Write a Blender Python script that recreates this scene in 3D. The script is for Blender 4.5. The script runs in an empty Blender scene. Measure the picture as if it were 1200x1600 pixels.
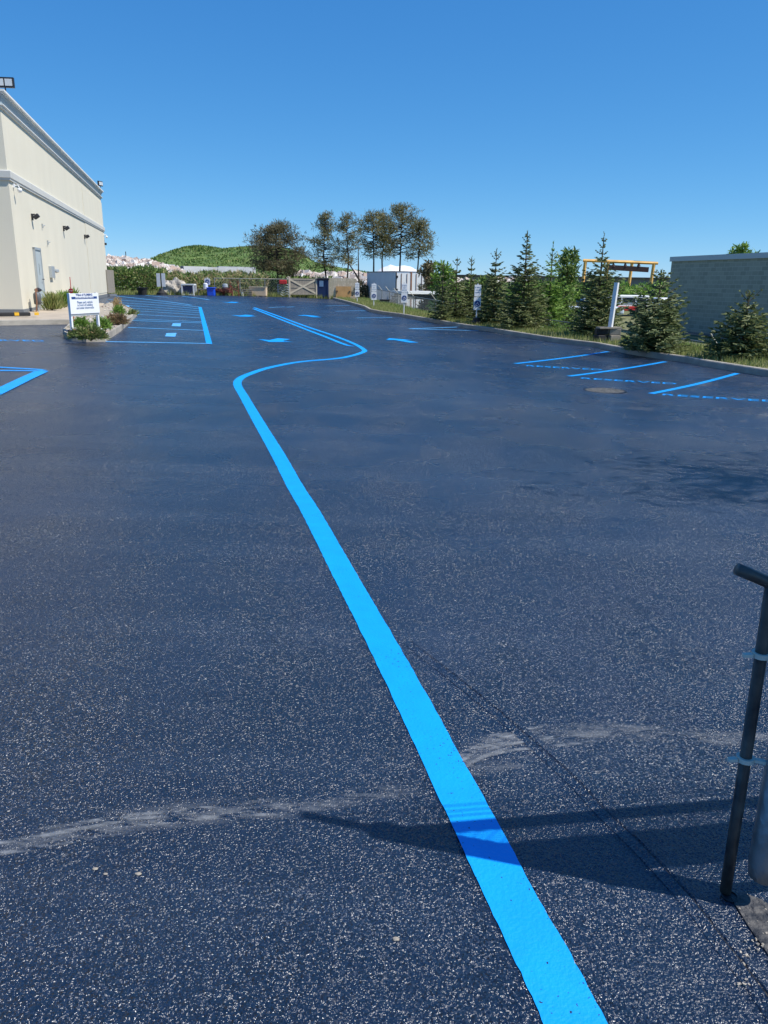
import bpy, bmesh, math, random
from mathutils import Vector, Matrix
random.seed(11)
S = bpy.context.scene
R = math.radians
# ---------------------------------------------------------------- camera, sky, sun, exposure
F = 1220.0; PITCH = math.atan(360/F); ROLL = R(.83)
cam = bpy.data.cameras.new('camera'); camo = bpy.data.objects.new('camera', cam); S.collection.objects.link(camo)
cam.sensor_fit = 'VERTICAL'; cam.sensor_height = 36; cam.lens = 36*F/1600
cam.clip_start = .05; cam.clip_end = 6000
camo.matrix_world = Matrix.Translation((0, 0, 1.5)) @ Matrix.Rotation(math.pi/2-PITCH, 4, 'X') @ Matrix.Rotation(ROLL, 4, 'Z')
S.camera = camo
S.render.resolution_x = 768; S.render.resolution_y = 1024
SUN_EL = R(54); SUN_AZ = (.970, -.243)
W = bpy.data.worlds.new('World'); S.world = W; W.use_nodes = True
nt = W.node_tree; bg = nt.nodes['Background']; sky = nt.nodes.new('ShaderNodeTexSky')
sky.sky_type = 'NISHITA'; sky.sun_disc = False; sky.sun_elevation = SUN_EL; sky.sun_rotation = math.atan2(SUN_AZ[0], SUN_AZ[1])
sky.air_density = .6; sky.dust_density = 0; sky.ozone_density = 10      # a very clear, deep blue day
# per-channel response of the sky: deeper blue overhead, paler at the horizon
sc_ = nt.nodes.new('ShaderNodeSeparateColor'); cc_ = nt.nodes.new('ShaderNodeCombineColor'); nt.links.new(sky.outputs[0], sc_.inputs[0])
for k, (ex, mu) in enumerate(((1.1, .68), (.71, 1.45), (.45, 2.75))):
    a_ = nt.nodes.new('ShaderNodeMath'); a_.operation = 'POWER'; a_.inputs[1].default_value = ex; b_ = nt.nodes.new('ShaderNodeMath'); b_.operation = 'MULTIPLY'; b_.inputs[1].default_value = mu
    nt.links.new(sc_.outputs[k], a_.inputs[0]); nt.links.new(a_.outputs[0], b_.inputs[0]); nt.links.new(b_.outputs[0], cc_.inputs[k])
nt.links.new(cc_.outputs[0], bg.inputs[0]); bg.inputs[1].default_value = .12
sd = bpy.data.lights.new('sun', 'SUN'); sd.energy = 5.0; sd.angle = R(.5); sd.color = (1, .955, .88)
so = bpy.data.objects.new('sun', sd); S.collection.objects.link(so)
v = Vector((SUN_AZ[0]*math.cos(SUN_EL), SUN_AZ[1]*math.cos(SUN_EL), math.sin(SUN_EL)))
so.rotation_euler = v.to_track_quat('Z', 'Y').to_euler(); so.location = (20, -10, 30)
S.view_settings.view_transform = 'Standard'; S.view_settings.look = 'None'; S.view_settings.exposure = .2
S.view_settings.gamma = 1; S.view_settings.use_curve_mapping = False
# ---------------------------------------------------------------- where things stand (survey helpers)
sp_, cp_ = math.sin(PITCH), math.cos(PITCH)
def ray(px, py):
    x = (px-600)/F; y = -(py-800)/F; c, s = math.cos(ROLL), math.sin(ROLL)
    x, y = x*c-y*s, x*s+y*c
    return (x, cp_+y*sp_, -sp_+y*cp_)
def ss(a, b, t):
    t = min(1, max(0, (t-a)/(b-a))); return t*t*(3-2*t)
def H(x, y):                       # height of the paving: a shallow dip towards the drain on the right
    sy = 12. if y < 18 else 22.
    dip = .45*math.exp(-((x-6)/9)**2-((y-18)/sy)**2)
    near = .45*math.exp(-(6/9.)**2-(18/12.)**2)
    return .25*ss(2, 13, -x)-dip+near*math.exp(-(x*x+y*y)/16)+.1*ss(40, 80, y)
def g(px, py, up=0.):
    d = ray(px, py); lo = .2; t = .5; hi = 400
    while t < 400:
        if 1.5+d[2]*t < H(d[0]*t, d[1]*t)+up: hi = t; break
        lo = t; t *= 1.02
    for _ in range(30):
        m = (lo+hi)/2
        if 1.5+d[2]*m < H(d[0]*m, d[1]*m)+up: hi = m
        else: lo = m
    return Vector((d[0]*hi, d[1]*hi))
def at(px, py, Y):
    d = ray(px, py); t = Y/d[1]; return Vector((d[0]*t, Y, 1.5+d[2]*t))
KP = sorted([tuple(g(*p)) for p in [(520,468),(540,473.5),(567.5,481.8),(576.7,487.3),(595,491),(622.5,494.6),(668,502.8),(723,512.4),(760,517.5),(860,534),(927,542.5),(1000,556.5),(1060,565),(1100,572.5),(1200,589)]], key=lambda p: p[1])
KP = [(13.5, -12), (12.6, 2), (11.0, 9)]+KP+[(KP[-1][0]-.5, 70), (KP[-1][0]-1, 400)]
def K(y):                          # x of the right kerb
    for (x0, y0), (x1, y1) in zip(KP, KP[1:]):
        if y <= y1: return x0+(x1-x0)*(y-y0)/(y1-y0)
    return KP[-1][0]
def HG(x, y):                      # ground outside the paving
    d = x-K(y); base = H(x, y)
    if d < .075: return base-.08
    fade = 1-ss(62, 90, y)
    return base+.12*ss(.07, .13, d)*fade-.0*d-1.0*ss(2.2, 4.6, d)*fade-.05*(1-fade)
# ---------------------------------------------------------------- materials
def mat(name, col, rough=.7, var=0., scale=3., metal=0., bump=0., bscale=40., col2=None, spec=.5, island=False, detail=4, stretch=None, coat=0):
    m = bpy.data.materials.new(name); m.use_nodes = True; n = m.node_tree; L = n.links.new
    b = n.nodes['Principled BSDF']; b.inputs['Roughness'].default_value = rough; b.inputs['Metallic'].default_value = metal
    b.inputs['Specular IOR Level'].default_value = spec
    if coat: b.inputs['Coat Weight'].default_value = coat
    tc = n.nodes.new('ShaderNodeTexCoord'); src = tc.outputs['Object']
    if stretch:
        mp = n.nodes.new('ShaderNodeMapping'); mp.inputs['Scale'].default_value = stretch; L(src, mp.inputs[0]); src = mp.outputs[0]
    if var or col2:
        c2 = col2 or tuple(min(1, c*(1+var)) for c in col); c1 = col if col2 else tuple(c*(1-var) for c in col)
        r = n.nodes.new('ShaderNodeValToRGB'); r.color_ramp.elements[0].position = .3; r.color_ramp.elements[1].position = .7
        r.color_ramp.elements[0].color = (*c1, 1); r.color_ramp.elements[1].color = (*c2, 1)
        if island:
            ge = n.nodes.new('ShaderNodeNewGeometry'); L(ge.outputs['Random Per Island'], r.inputs[0])
            r.color_ramp.elements[0].position = 0; r.color_ramp.elements[1].position = 1
        else:
            no = n.nodes.new('ShaderNodeTexNoise'); no.inputs['Scale'].default_value = scale; no.inputs['Detail'].default_value = detail
            L(src, no.inputs['Vector']); L(no.outputs[0], r.inputs[0])
        L(r.outputs[0], b.inputs['Base Color'])
    else: b.inputs['Base Color'].default_value = (*col, 1)
    if bump:
        nb = n.nodes.new('ShaderNodeTexNoise'); nb.inputs['Scale'].default_value = bscale; nb.inputs['Detail'].default_value = 3
        L(src, nb.inputs['Vector']); bu = n.nodes.new('ShaderNodeBump'); bu.inputs['Strength'].default_value = min(1, bump); bu.inputs['Distance'].default_value = .02
        L(nb.outputs[0], bu.inputs['Height']); L(bu.outputs[0], b.inputs['Normal'])
    return m
def foliage(name, c1, c2, c3=None):
    m = mat(name, c1, .6, col2=c2, island=True, spec=.3); n = m.node_tree; L = n.links.new
    b = n.nodes['Principled BSDF']; r = next(x for x in n.nodes if x.type == 'VALTORGB')
    if c3: e = r.color_ramp.elements.new(.85); e.color = (*c2, 1); r.color_ramp.elements[-1].color = (*c3, 1)
    t = n.nodes.new('ShaderNodeBsdfTranslucent'); L(r.outputs[0], t.inputs[0])
    mx = n.nodes.new('ShaderNodeMixShader'); mx.inputs[0].default_value = .3
    L(b.outputs[0], mx.inputs[1]); L(t.outputs[0], mx.inputs[2]); L(mx.outputs[0], n.nodes['Material Output'].inputs[0])
    return m
def asphalt_mat():
    m = bpy.data.materials.new('sealed_asphalt'); m.use_nodes = True; n = m.node_tree; L = n.links.new; N = n.nodes.new
    b = n.nodes['Principled BSDF']; tc = N('ShaderNodeTexCoord')
    def noise(sc, det=4, mp=None, rough=.5):
        x = N('ShaderNodeTexNoise'); x.inputs['Scale'].default_value = sc; x.inputs['Detail'].default_value = det; x.inputs['Roughness'].default_value = rough
        if mp:
            q = N('ShaderNodeMapping'); q.inputs['Scale'].default_value = mp[:3]; q.inputs['Rotation'].default_value = (0, 0, mp[3]); L(tc.outputs['Object'], q.inputs[0]); L(q.outputs[0], x.inputs['Vector'])
        else: L(tc.outputs['Object'], x.inputs['Vector'])
        return x.outputs[0]
    def ramp(src, p0, p1, c0, c1):
        r = N('ShaderNodeValToRGB'); r.color_ramp.elements[0].position = p0; r.color_ramp.elements[1].position = p1
        r.color_ramp.elements[0].color = (*c0, 1); r.color_ramp.elements[1].color = (*c1, 1); L(src, r.inputs[0]); return r.outputs[0]
    def mix(f, a, c):
        x = N('ShaderNodeMix'); x.data_type = 'RGBA'; L(f, x.inputs[0]); L(a, x.inputs[6])
        if isinstance(c, tuple): x.inputs[7].default_value = (*c, 1)
        else: L(c, x.inputs[7])
        return x.outputs[2]
    big = ramp(noise(.22, 5), .35, .7, (.006, .016, .040), (.014, .031, .070))
    sweep = ramp(noise(1.1, 6, (.16, 1.6, 1, R(12)), .65), .48, .8, (0, 0, 0), (.5, .5, .5))    # squeegee marks across the lot
    c = mix(sweep, big, (.040, .062, .105))
    dust = ramp(noise(.12, 3), .50, .70, (0, 0, 0), (.5, .5, .5))
    c = mix(dust, c, (.075, .083, .095))
    vo = N('ShaderNodeTexVoronoi'); vo.inputs['Scale'].default_value = 120; L(tc.outputs['Object'], vo.inputs['Vector'])
    sx = N('ShaderNodeSeparateColor'); L(vo.outputs['Color'], sx.inputs[0])
    fl = ramp(sx.outputs[0], .965, .97, (0, 0, 0), (1, 1, 1)); patch = ramp(noise(1.3, 4), .5, .75, (.0, .0, .0), (.42, .42, .42))
    mm = N('ShaderNodeMath'); mm.operation = 'MULTIPLY'; L(fl, mm.inputs[0]); L(patch, mm.inputs[1])
    c = mix(mm.outputs[0], c, (.24, .23, .21)); L(c, b.inputs['Base Color'])
    rr = N('ShaderNodeMapRange'); L(noise(.7, 4), rr.inputs[0]); rr.inputs[3].default_value = .22; rr.inputs[4].default_value = .33; L(rr.outputs[0], b.inputs['Roughness'])
    # aggregate relief: rounded stones of two sizes
    v2 = N('ShaderNodeTexVoronoi'); v2.inputs['Scale'].default_value = 230; L(tc.outputs['Object'], v2.inputs['Vector'])
    ad = N('ShaderNodeMath'); ad.operation = 'MULTIPLY_ADD'; L(v2.outputs['Distance'], ad.inputs[0]); ad.inputs[1].default_value = .5; L(vo.outputs['Distance'], ad.inputs[2])
    a2 = N('ShaderNodeMath'); a2.operation = 'MULTIPLY_ADD'; L(noise(28, 3), a2.inputs[0]); a2.inputs[1].default_value = -1.4; L(ad.outputs[0], a2.inputs[2])
    bu = N('ShaderNodeBump'); bu.invert = True; bu.inputs['Strength'].default_value = .8; bu.inputs['Distance'].default_value = .006
    L(a2.outputs[0], bu.inputs['Height'])
    # every stone has its own tilted, sealed facet, so a few of them catch the sun
    vf = N('ShaderNodeTexVoronoi'); vf.inputs['Scale'].default_value = 195; L(tc.outputs['Object'], vf.inputs['Vector'])
    s1 = N('ShaderNodeVectorMath'); s1.operation = 'SUBTRACT'; L(vf.outputs['Color'], s1.inputs[0]); s1.inputs[1].default_value = (.5, .5, .5)
    s2 = N('ShaderNodeVectorMath'); s2.operation = 'MULTIPLY'; L(s1.outputs[0], s2.inputs[0]); s2.inputs[1].default_value = (1.75, 1.75, .2)
    amt = N('ShaderNodeMapRange'); L(noise(1.6, 5, (1, .55, 1, .2), .6), amt.inputs[0]); amt.inputs[1].default_value = .36; amt.inputs[2].default_value = .66; amt.inputs[3].default_value = .35; amt.inputs[4].default_value = 1.12
    sv = N('ShaderNodeVectorMath'); sv.operation = 'SCALE'; L(s2.outputs[0], sv.inputs[0]); L(amt.outputs[0], sv.inputs['Scale'])
    s3 = N('ShaderNodeVectorMath'); s3.operation = 'ADD'; L(bu.outputs[0], s3.inputs[0]); L(sv.outputs[0], s3.inputs[1])
    s4 = N('ShaderNodeVectorMath'); s4.operation = 'NORMALIZE'; L(s3.outputs[0], s4.inputs[0]); L(s4.outputs[0], b.inputs['Normal'])
    b.inputs['Specular IOR Level'].default_value = .75
    return m
def wear(m, sc=110, lo=.695, col=(.012, .03, .06)):       # stones showing through thin paint
    n = m.node_tree; L = n.links.new; N = n.nodes.new; b = n.nodes['Principled BSDF']; src = b.inputs['Base Color'].links[0].from_socket
    tc = N('ShaderNodeTexCoord'); a = N('ShaderNodeTexNoise'); a.inputs['Scale'].default_value = sc; a.inputs['Detail'].default_value = 3; L(tc.outputs['Object'], a.inputs['Vector'])
    c = N('ShaderNodeTexNoise'); c.inputs['Scale'].default_value = 2.5; c.inputs['Detail'].default_value = 4; L(tc.outputs['Object'], c.inputs['Vector'])
    ad = N('ShaderNodeMath'); ad.operation = 'MULTIPLY_ADD'; L(c.outputs[0], ad.inputs[0]); ad.inputs[1].default_value = .35; L(a.outputs[0], ad.inputs[2])
    mr = N('ShaderNodeMapRange'); L(ad.outputs[0], mr.inputs[0]); mr.inputs[1].default_value = lo+.17; mr.inputs[2].default_value = lo+.20
    x = N('ShaderNodeMix'); x.data_type = 'RGBA'; L(mr.outputs[0], x.inputs[0]); L(src, x.inputs[6]); x.inputs[7].default_value = (*col, 1); L(x.outputs[2], b.inputs['Base Color'])
def alpha_mat(name, col, lo, hi, sc=6, amount=.6, stretch=None, rough=.8):
    m = mat(name, col, rough, var=.15, scale=30); n = m.node_tree; L = n.links.new; N = n.nodes.new
    tc = N('ShaderNodeTexCoord'); mp = N('ShaderNodeMapping'); mp.inputs['Scale'].default_value = stretch or (1, 1, 1); L(tc.outputs['Object'], mp.inputs[0])
    no = N('ShaderNodeTexNoise'); no.inputs['Scale'].default_value = sc; no.inputs['Detail'].default_value = 8; no.inputs['Roughness'].default_value = .7; L(mp.outputs[0], no.inputs['Vector'])
    mr = N('ShaderNodeMapRange'); mr.inputs[1].default_value = lo; mr.inputs[2].default_value = hi; mr.inputs[4].default_value = amount; L(no.outputs[0], mr.inputs[0])
    at_ = N('ShaderNodeAttribute'); at_.attribute_name = 'edge'; mu = N('ShaderNodeMath'); mu.operation = 'MULTIPLY'; L(mr.outputs[0], mu.inputs[0]); L(at_.outputs['Fac'], mu.inputs[1])
    L(mu.outputs[0], n.nodes['Principled BSDF'].inputs['Alpha'])
    return m
M = dict(
 asphalt=asphalt_mat(),
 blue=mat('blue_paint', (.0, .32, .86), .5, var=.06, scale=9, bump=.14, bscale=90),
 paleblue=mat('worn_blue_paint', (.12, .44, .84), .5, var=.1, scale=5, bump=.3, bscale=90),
 dust=alpha_mat('dried_silt', (.30, .32, .34), .42, .72, 9, .75, (1, 3.5, 1)),
 scuff=alpha_mat('exposed_aggregate', (.34, .33, .30), .46, .62, 22, .8),
 seam=mat('tar_seam', (.012, .013, .016), .45, bump=.5, bscale=60),
 kerb=mat('kerb_concrete', (.34, .31, .26), .9, var=.22, scale=2.5, bump=.5, bscale=25),
 walk=mat('plaza_concrete', (.43, .36, .275), .9, var=.12, scale=2, bump=.3, bscale=30),
 grass=mat('grass_ground', (.10, .12, .035), .95, col2=(.22, .20, .09), scale=1.2, bump=.8, bscale=18),
 soil=mat('gravel_bed', (.36, .32, .26), .95, var=.3, scale=9, bump=1, bscale=30),
 stucco=mat('cream_stucco', (.68, .63, .50), .9, var=.035, scale=.9, bump=.3, bscale=60, stretch=(1, 1, .45)),
 mould=mat('cream_moulding', (.76, .74, .68), .7, var=.04, scale=2),
 band=mat('pale_moulding', (.58, .57, .52), .7, var=.06, scale=1.5),
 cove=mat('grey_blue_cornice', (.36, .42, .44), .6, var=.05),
 base=mat('grey_base', (.16, .17, .18), .8), metalgrey=mat('grey_metal', (.42, .45, .46), .45, metal=.3, var=.08),
 door=mat('pale_grey_door', (.42, .47, .47), .5, var=.06, scale=1), dark=mat('dark_metal', (.02, .02, .025), .5), black=mat('black_rubber', (.015, .015, .017), .7, var=.2, scale=8),
 glass=mat('dark_glass', (.02, .03, .04), .08), lens=mat('lamp_glass', (.6, .62, .62), .2), white=mat('white_paint', (.78, .79, .8), .45, var=.03, scale=3), yellow=mat('yellow_paint', (.75, .42, .02), .5, var=.1),
 fencepost=mat('dull_fence_pipe', (.24, .26, .26), .6, metal=.2, var=.15, scale=6),
 galv=mat('galvanised_steel', (.34, .36, .37), .42, metal=.75, var=.25, scale=14, bump=.15, bscale=60), brightgalv=mat('bright_bracket', (.62, .59, .50), .6, metal=.0, var=.1),
 blackpipe=mat('worn_black_pipe', (.015, .017, .022), .38, col2=(.11, .10, .085), scale=16, detail=6),
 red=mat('red_paint', (.55, .03, .03), .5), navy=mat('navy_steel', (.012, .03, .10), .45, var=.2, scale=2), binblue=mat('bright_blue_plastic', (.01, .08, .62), .4),
 wood=mat('weathered_wood', (.50, .42, .29), .85, col2=(.62, .54, .40), scale=2, stretch=(9, 9, .6), bump=.3), greywood=mat('grey_wood', (.24, .21, .17), .85, col2=(.34, .30, .24), scale=2, stretch=(8, 8, .6), bump=.3),
 lightwood=mat('light_timber', (.50, .44, .33), .8, var=.1), ply=mat('orange_plywood', (.52, .30, .12), .75, var=.15, scale=2), palewood=mat('pale_crate_wood', (.62, .47, .32), .8, var=.12, scale=3),
 rust=mat('rusty_red', (.16, .045, .03), .85, var=.4, scale=3), inkblue=mat('navy_lettering', (.02, .06, .22), .5), ink=mat('grey_blue_lettering', (.10, .17, .30), .5),
 trailer=mat('shade_tinted_box_side', (.58, .66, .74), .5, var=.06, scale=.8), brown=mat('rusty_strip', (.25, .12, .07), .7, var=.2),  # trailer: shade on the white box side is put into its colour as blue grey
 cmu=None, coping=mat('blue_grey_coping', (.38, .48, .54), .5), gold=mat('yellow_crane_paint', (.66, .38, .10), .6, var=.2, scale=1), darkbeam=mat('dark_beam_steel', (.045, .02, .018), .7, var=.3),
 hill=None, chunk=mat('broken_concrete', (.36, .26, .21), .9, col2=(.68, .65, .60), island=True), block=mat('concrete_block_wall', (.52, .53, .55), .85, var=.12, scale=.6),
 bark=mat('brown_bark', (.09, .065, .045), .9, var=.35, scale=6), darkbark=mat('dark_bark', (.035, .028, .024), .9, var=.3, scale=6),
 spruce=foliage('spruce_needles', (.085, .115, .04), (.20, .235, .09), (.36, .37, .18)), spruceb=foliage('blue_spruce_needles', (.09, .125, .045), (.22, .26, .11), (.42, .43, .24)),
 pine=foliage('pine_needles', (.105, .11, .045), (.24, .215, .085), (.36, .28, .13)), brownpine=foliage('brown_pine_needles', (.085, .085, .045), (.19, .165, .085), (.27, .22, .12)),
 leaf=foliage('fresh_leaves', (0.090, 0.180, 0.033), (0.240, 0.390, 0.075), (0.360, 0.480, 0.120)), hedge=foliage('brush_leaves', (0.068, 0.128, 0.030), (0.180, 0.270, 0.068), (0.390, 0.360, 0.165)),
 juniper=foliage('juniper_tips', (0.105, 0.165, 0.045), (0.240, 0.285, 0.090), (0.360, 0.225, 0.135)), redjun=foliage('reddish_juniper', (0.195, 0.135, 0.075), (0.330, 0.225, 0.120), (0.195, 0.255, 0.090)),
 blade=foliage('grass_blades', (0.165, 0.225, 0.060), (0.360, 0.375, 0.135), (0.540, 0.480, 0.240)), dry=foliage('dry_stalks', (0.375, 0.285, 0.150), (0.570, 0.450, 0.255)),
)
wear(M['blue']); wear(M['paleblue'], 60, .63)
def hill_mat():
    m = mat('grassy_hill', (.05, .11, .022), .95, col2=(.15, .21, .055), scale=.18, detail=9, bump=1, bscale=.8); return m
M['hill'] = hill_mat()
def cmu_mat():
    m = bpy.data.materials.new('dark_green_blockwork'); m.use_nodes = True; n = m.node_tree; L = n.links.new; N = n.nodes.new
    b = n.nodes['Principled BSDF']; b.inputs['Roughness'].default_value = .8; tc = N('ShaderNodeTexCoord'); mp = N('ShaderNodeMapping')
    mp.inputs['Rotation'].default_value = (math.pi/2, 0, 0); L(tc.outputs['Object'], mp.inputs[0])
    br = N('ShaderNodeTexBrick'); br.inputs['Scale'].default_value = 1; br.inputs['Brick Width'].default_value = .42; br.inputs['Row Height'].default_value = .2; br.inputs['Mortar Size'].default_value = .012
    br.inputs['Color1'].default_value = (.22, .26, .225, 1); br.inputs['Color2'].default_value = (.29, .33, .29, 1); br.inputs['Mortar'].default_value = (.34, .385, .34, 1)
    L(mp.outputs[0], br.inputs['Vector']); L(br.outputs[0], b.inputs['Base Color']); return m
M['cmu'] = cmu_mat()
# ---------------------------------------------------------------- mesh helpers
class MB:
    def __init__(s): s.v = []; s.f = []
    def quad(s, a, b, c, d):
        i = len(s.v); s.v += [tuple(a), tuple(b), tuple(c), tuple(d)]; s.f.append((i, i+1, i+2, i+3))
    def box(s, c, d, rz=0, rx=0, ry=0):
        m = Matrix.Rotation(rz, 3, 'Z') @ Matrix.Rotation(ry, 3, 'Y') @ Matrix.Rotation(rx, 3, 'X'); c = Vector(c); i = len(s.v)
        for x, y, z in ((-1,-1,-1),(1,-1,-1),(1,1,-1),(-1,1,-1),(-1,-1,1),(1,-1,1),(1,1,1),(-1,1,1)):
            s.v.append(tuple(c+m @ Vector((x*d[0]/2, y*d[1]/2, z*d[2]/2))))
        s.f += [tuple(i+k for k in q) for q in ((0,3,2,1),(4,5,6,7),(0,1,5,4),(1,2,6,5),(2,3,7,6),(3,0,4,7))]; return s
    def span(s, x0, x1, y0, y1, z0, z1): return s.box(((x0+x1)/2, (y0+y1)/2, (z0+z1)/2), (abs(x1-x0), abs(y1-y0), abs(z1-z0)))
    def tube(s, pts, rad, n=8, cap=True):
        pts = [Vector(p) for p in pts]; rad = rad if isinstance(rad, (list, tuple)) else [rad]*len(pts); i0 = len(s.v); up = None
        for k, p in enumerate(pts):
            t = (pts[min(k+1, len(pts)-1)]-pts[max(k-1, 0)]).normalized()
            if up is None: up = Vector((0, 0, 1)) if abs(t.z) < .9 else Vector((1, 0, 0))
            a = t.cross(up)
            if a.length < 1e-4: a = t.cross(Vector((0, 1, 0)))
            a.normalize(); b = t.cross(a); up = -b
            for j in range(n):
                w = 2*math.pi*j/n; s.v.append(tuple(p+(a*math.cos(w)+b*math.sin(w))*rad[k]))
        for k in range(len(pts)-1):
            for j in range(n):
                a = i0+k*n+j; b = i0+k*n+(j+1) % n; s.f.append((a, b, b+n, a+n))
        if cap: s.f += [tuple(range(i0+n-1, i0-1, -1)), tuple(range(len(s.v)-n, len(s.v)))]
        return s
    def lathe(s, prof, n=16, c=(0, 0)):
        i0 = len(s.v)
        for r, z in prof:
            for j in range(n): s.v.append((c[0]+r*math.cos(2*math.pi*j/n), c[1]+r*math.sin(2*math.pi*j/n), z))
        for k in range(len(prof)-1):
            for j in range(n): a = i0+k*n+j; b = i0+k*n+(j+1) % n; s.f.append((a, b, b+n, a+n))
        s.f += [tuple(range(i0+n-1, i0-1, -1)), tuple(range(len(s.v)-n, len(s.v)))]; return s
    def prism(s, poly, z0, z1):
        i = len(s.v); n = len(poly)
        z0 = z0 if isinstance(z0, list) else [z0]*n; z1 = z1 if isinstance(z1, list) else [z1]*n
        s.v += [(p[0], p[1], z) for p, z in zip(poly, z0)]+[(p[0], p[1], z) for p, z in zip(poly, z1)]
        s.f += [tuple(range(i+n-1, i-1, -1)), tuple(range(i+n, i+2*n))]
        for k in range(n): s.f.append((i+k, i+(k+1) % n, i+n+(k+1) % n, i+n+k))
        return s
    def disc(s, c, r, n=20, ax='y', t=.01):
        i = len(s.v)
        for o in (0, t):
            for j in range(n):
                a = 2*math.pi*j/n; s.v.append((c[0]+r*math.cos(a), c[1]-o, c[2]+r*math.sin(a)))
        s.f += [tuple(range(i, i+n)), tuple(range(i+2*n-1, i+n-1, -1))]
        for j in range(n): s.f.append((i+j, i+n+j, i+n+(j+1) % n, i+(j+1) % n))
        return s
    def build(s, name, m, parent=None, smooth=False, bevel=0, loc=None, rz=0):
        me = bpy.data.meshes.new(name); me.from_pydata(s.v, [], s.f); me.update()
        if smooth: me.shade_smooth()
        o = bpy.data.objects.new(name, me); S.collection.objects.link(o); me.materials.append(M[m] if isinstance(m, str) else m)
        if parent: o.parent = parent
        if loc: o.location = loc
        o.rotation_euler.z = rz
        if bevel:
            b = o.modifiers.new('bevel', 'BEVEL'); b.width = bevel; b.segments = 2; b.limit_method = 'ANGLE'
        return o
def empty(name, label, cat, loc=(0, 0, 0), rz=0, group=None):
    o = bpy.data.objects.new(name, None); S.collection.objects.link(o); o.location = loc; o.rotation_euler.z = rz; o.empty_display_size = .2
    return tag(o, label, cat, group)
def tag(o, label=None, cat=None, group=None, kind=None):
    if label: o['label'] = label
    if cat: o['category'] = cat
    if group: o['group'] = group
    if kind: o['kind'] = kind
    return o
def struct(mb, name, m, label=None, cat=None, **k): return tag(mb.build(name, m, **k), label, cat, kind='structure')
def text(s, size, m, name='lettering', parent=None, loc=(0, 0, 0), rot=(math.pi/2, 0, 0), ext=.002, bold=0, spacing=1.0, sx=1):
    c = bpy.data.curves.new(name, 'FONT'); c.body = s; c.size = size; c.align_x = 'CENTER'; c.extrude = ext; c.offset = bold; c.space_character = spacing; c.resolution_u = 3
    t = bpy.data.objects.new(name, c); S.collection.objects.link(t); bpy.context.view_layer.update()
    me = bpy.data.meshes.new_from_object(t); bpy.data.objects.remove(t)
    for v_ in me.vertices: v_.co.x *= sx
    o = bpy.data.objects.new(name, me); S.collection.objects.link(o); me.materials.clear(); me.materials.append(M[m]); o.location = loc; o.rotation_euler = rot
    if parent: o.parent = parent
    return o
def cr(P, n=10):                   # smooth curve through points
    P = [Vector(p) for p in P]; Q = [P[0]*2-P[1]]+P+[P[-1]*2-P[-2]]; out = []
    for i in range(1, len(Q)-2):
        a, b, c, d = Q[i-1:i+3]
        for k in range(n):
            t = k/n; out.append(.5*((2*b)+(c-a)*t+(2*a-5*b+4*c-d)*t*t+(3*b-a-3*c+d)*t**3))
    out.append(P[-1]); return out
def dens(P, step=.4):
    out = [P[0]]
    for a, b in zip(P, P[1:]):
        n = max(1, int((b-a).length/step)); out += [a+(b-a)*k/n for k in range(1, n+1)]
    return out
def strip(P, w, up=.005, edge=False, prof=None):   # ribbon laid on the paving along P; optional cross profile [(offset, height)]
    mb = MB(); P = [Vector(p[:2]) for p in P]; n = len(P); prof = prof or [(-w/2, 0), (w/2, 0)]; q = len(prof); e = []
    for k, p in enumerate(P):
        t = (P[min(k+1, n-1)]-P[max(k-1, 0)]).normalized(); nn = Vector((-t.y, t.x)); ww = w[k] if isinstance(w, list) else 1
        for j, (o, h) in enumerate(prof):
            x = p+nn*o*(ww if isinstance(w, list) else 1); mb.v.append((x.x, x.y, H(x.x, x.y)+up+h))
    for k in range(n-1):
        for j in range(q-1): a = k*q+j; mb.f.append((a+1, a, a+q, a+q+1))
    return mb
def edge_attr(o, vals):
    a = o.data.attributes.new('edge', 'FLOAT', 'POINT')
    for i, x in enumerate(vals): a.data[i].value = x
# ---------------------------------------------------------------- ground and paving
def grid_sheet(rows, cols, fn, name, m):
    mb = MB(); nc = len(cols)
    for r in rows:
        for c in cols: mb.v.append(fn(c, r))
    for i in range(len(rows)-1):
        for j in range(nc-1): a = i*nc+j; mb.f.append((a, a+1, a+nc+1, a+nc))
    o = struct(mb, name, m); o.data.shade_smooth(); return o
def frange(a, b, s):
    n = int(round((b-a)/s)); return [a+(b-a)*k/n for k in range(n+1)]
rowsG = [-60, -30, -12]+frange(-8, 80, 1.0)+[84, 90, 100, 120, 160, 250, 400, 800, 1600, 3500]
colsG = [-3000, -1500, -600, -250, -120, -60, -40]+frange(-30, 0, 2)+[.01, .074, .13, .5, 1, 1.5, 2, 2.5, 3, 3.5, 4, 4.6, 6, 8, 12, 18, 26, 40, 70, 150, 400, 1200, 3000]
colsG = sorted(set(colsG))
grid_sheet(rowsG, colsG, lambda d, y: (K(y)+d, y, HG(K(y)+d, y)), 'ground', 'grass')
farP = sorted([tuple(g(*p)) for p in [(180,460.5),(240,460.6),(300,461.5),(400,463),(470,465),(550,468)]])
farP = [(-60, farP[0][1]-3)]+farP+[(20, farP[-1][1])]
def FAR(x):
    for (x0, y0), (x1, y1) in zip(farP, farP[1:]):
        if x <= x1: return y0+(y1-y0)*(x-x0)/(x1-x0)
    return farP[-1][1]
def lot_pt(s, y):
    x = -45+s*(K(y)+45); yy = y+(FAR(x)-66)*min(1, max(0, (y-30)/36.)); x = -45+s*(K(yy)+45); return (x, yy, H(x, yy))
grid_sheet(frange(-8, 66, .5), frange(0, 1, 1/110.), lot_pt, 'parking_lot', 'asphalt')
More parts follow.
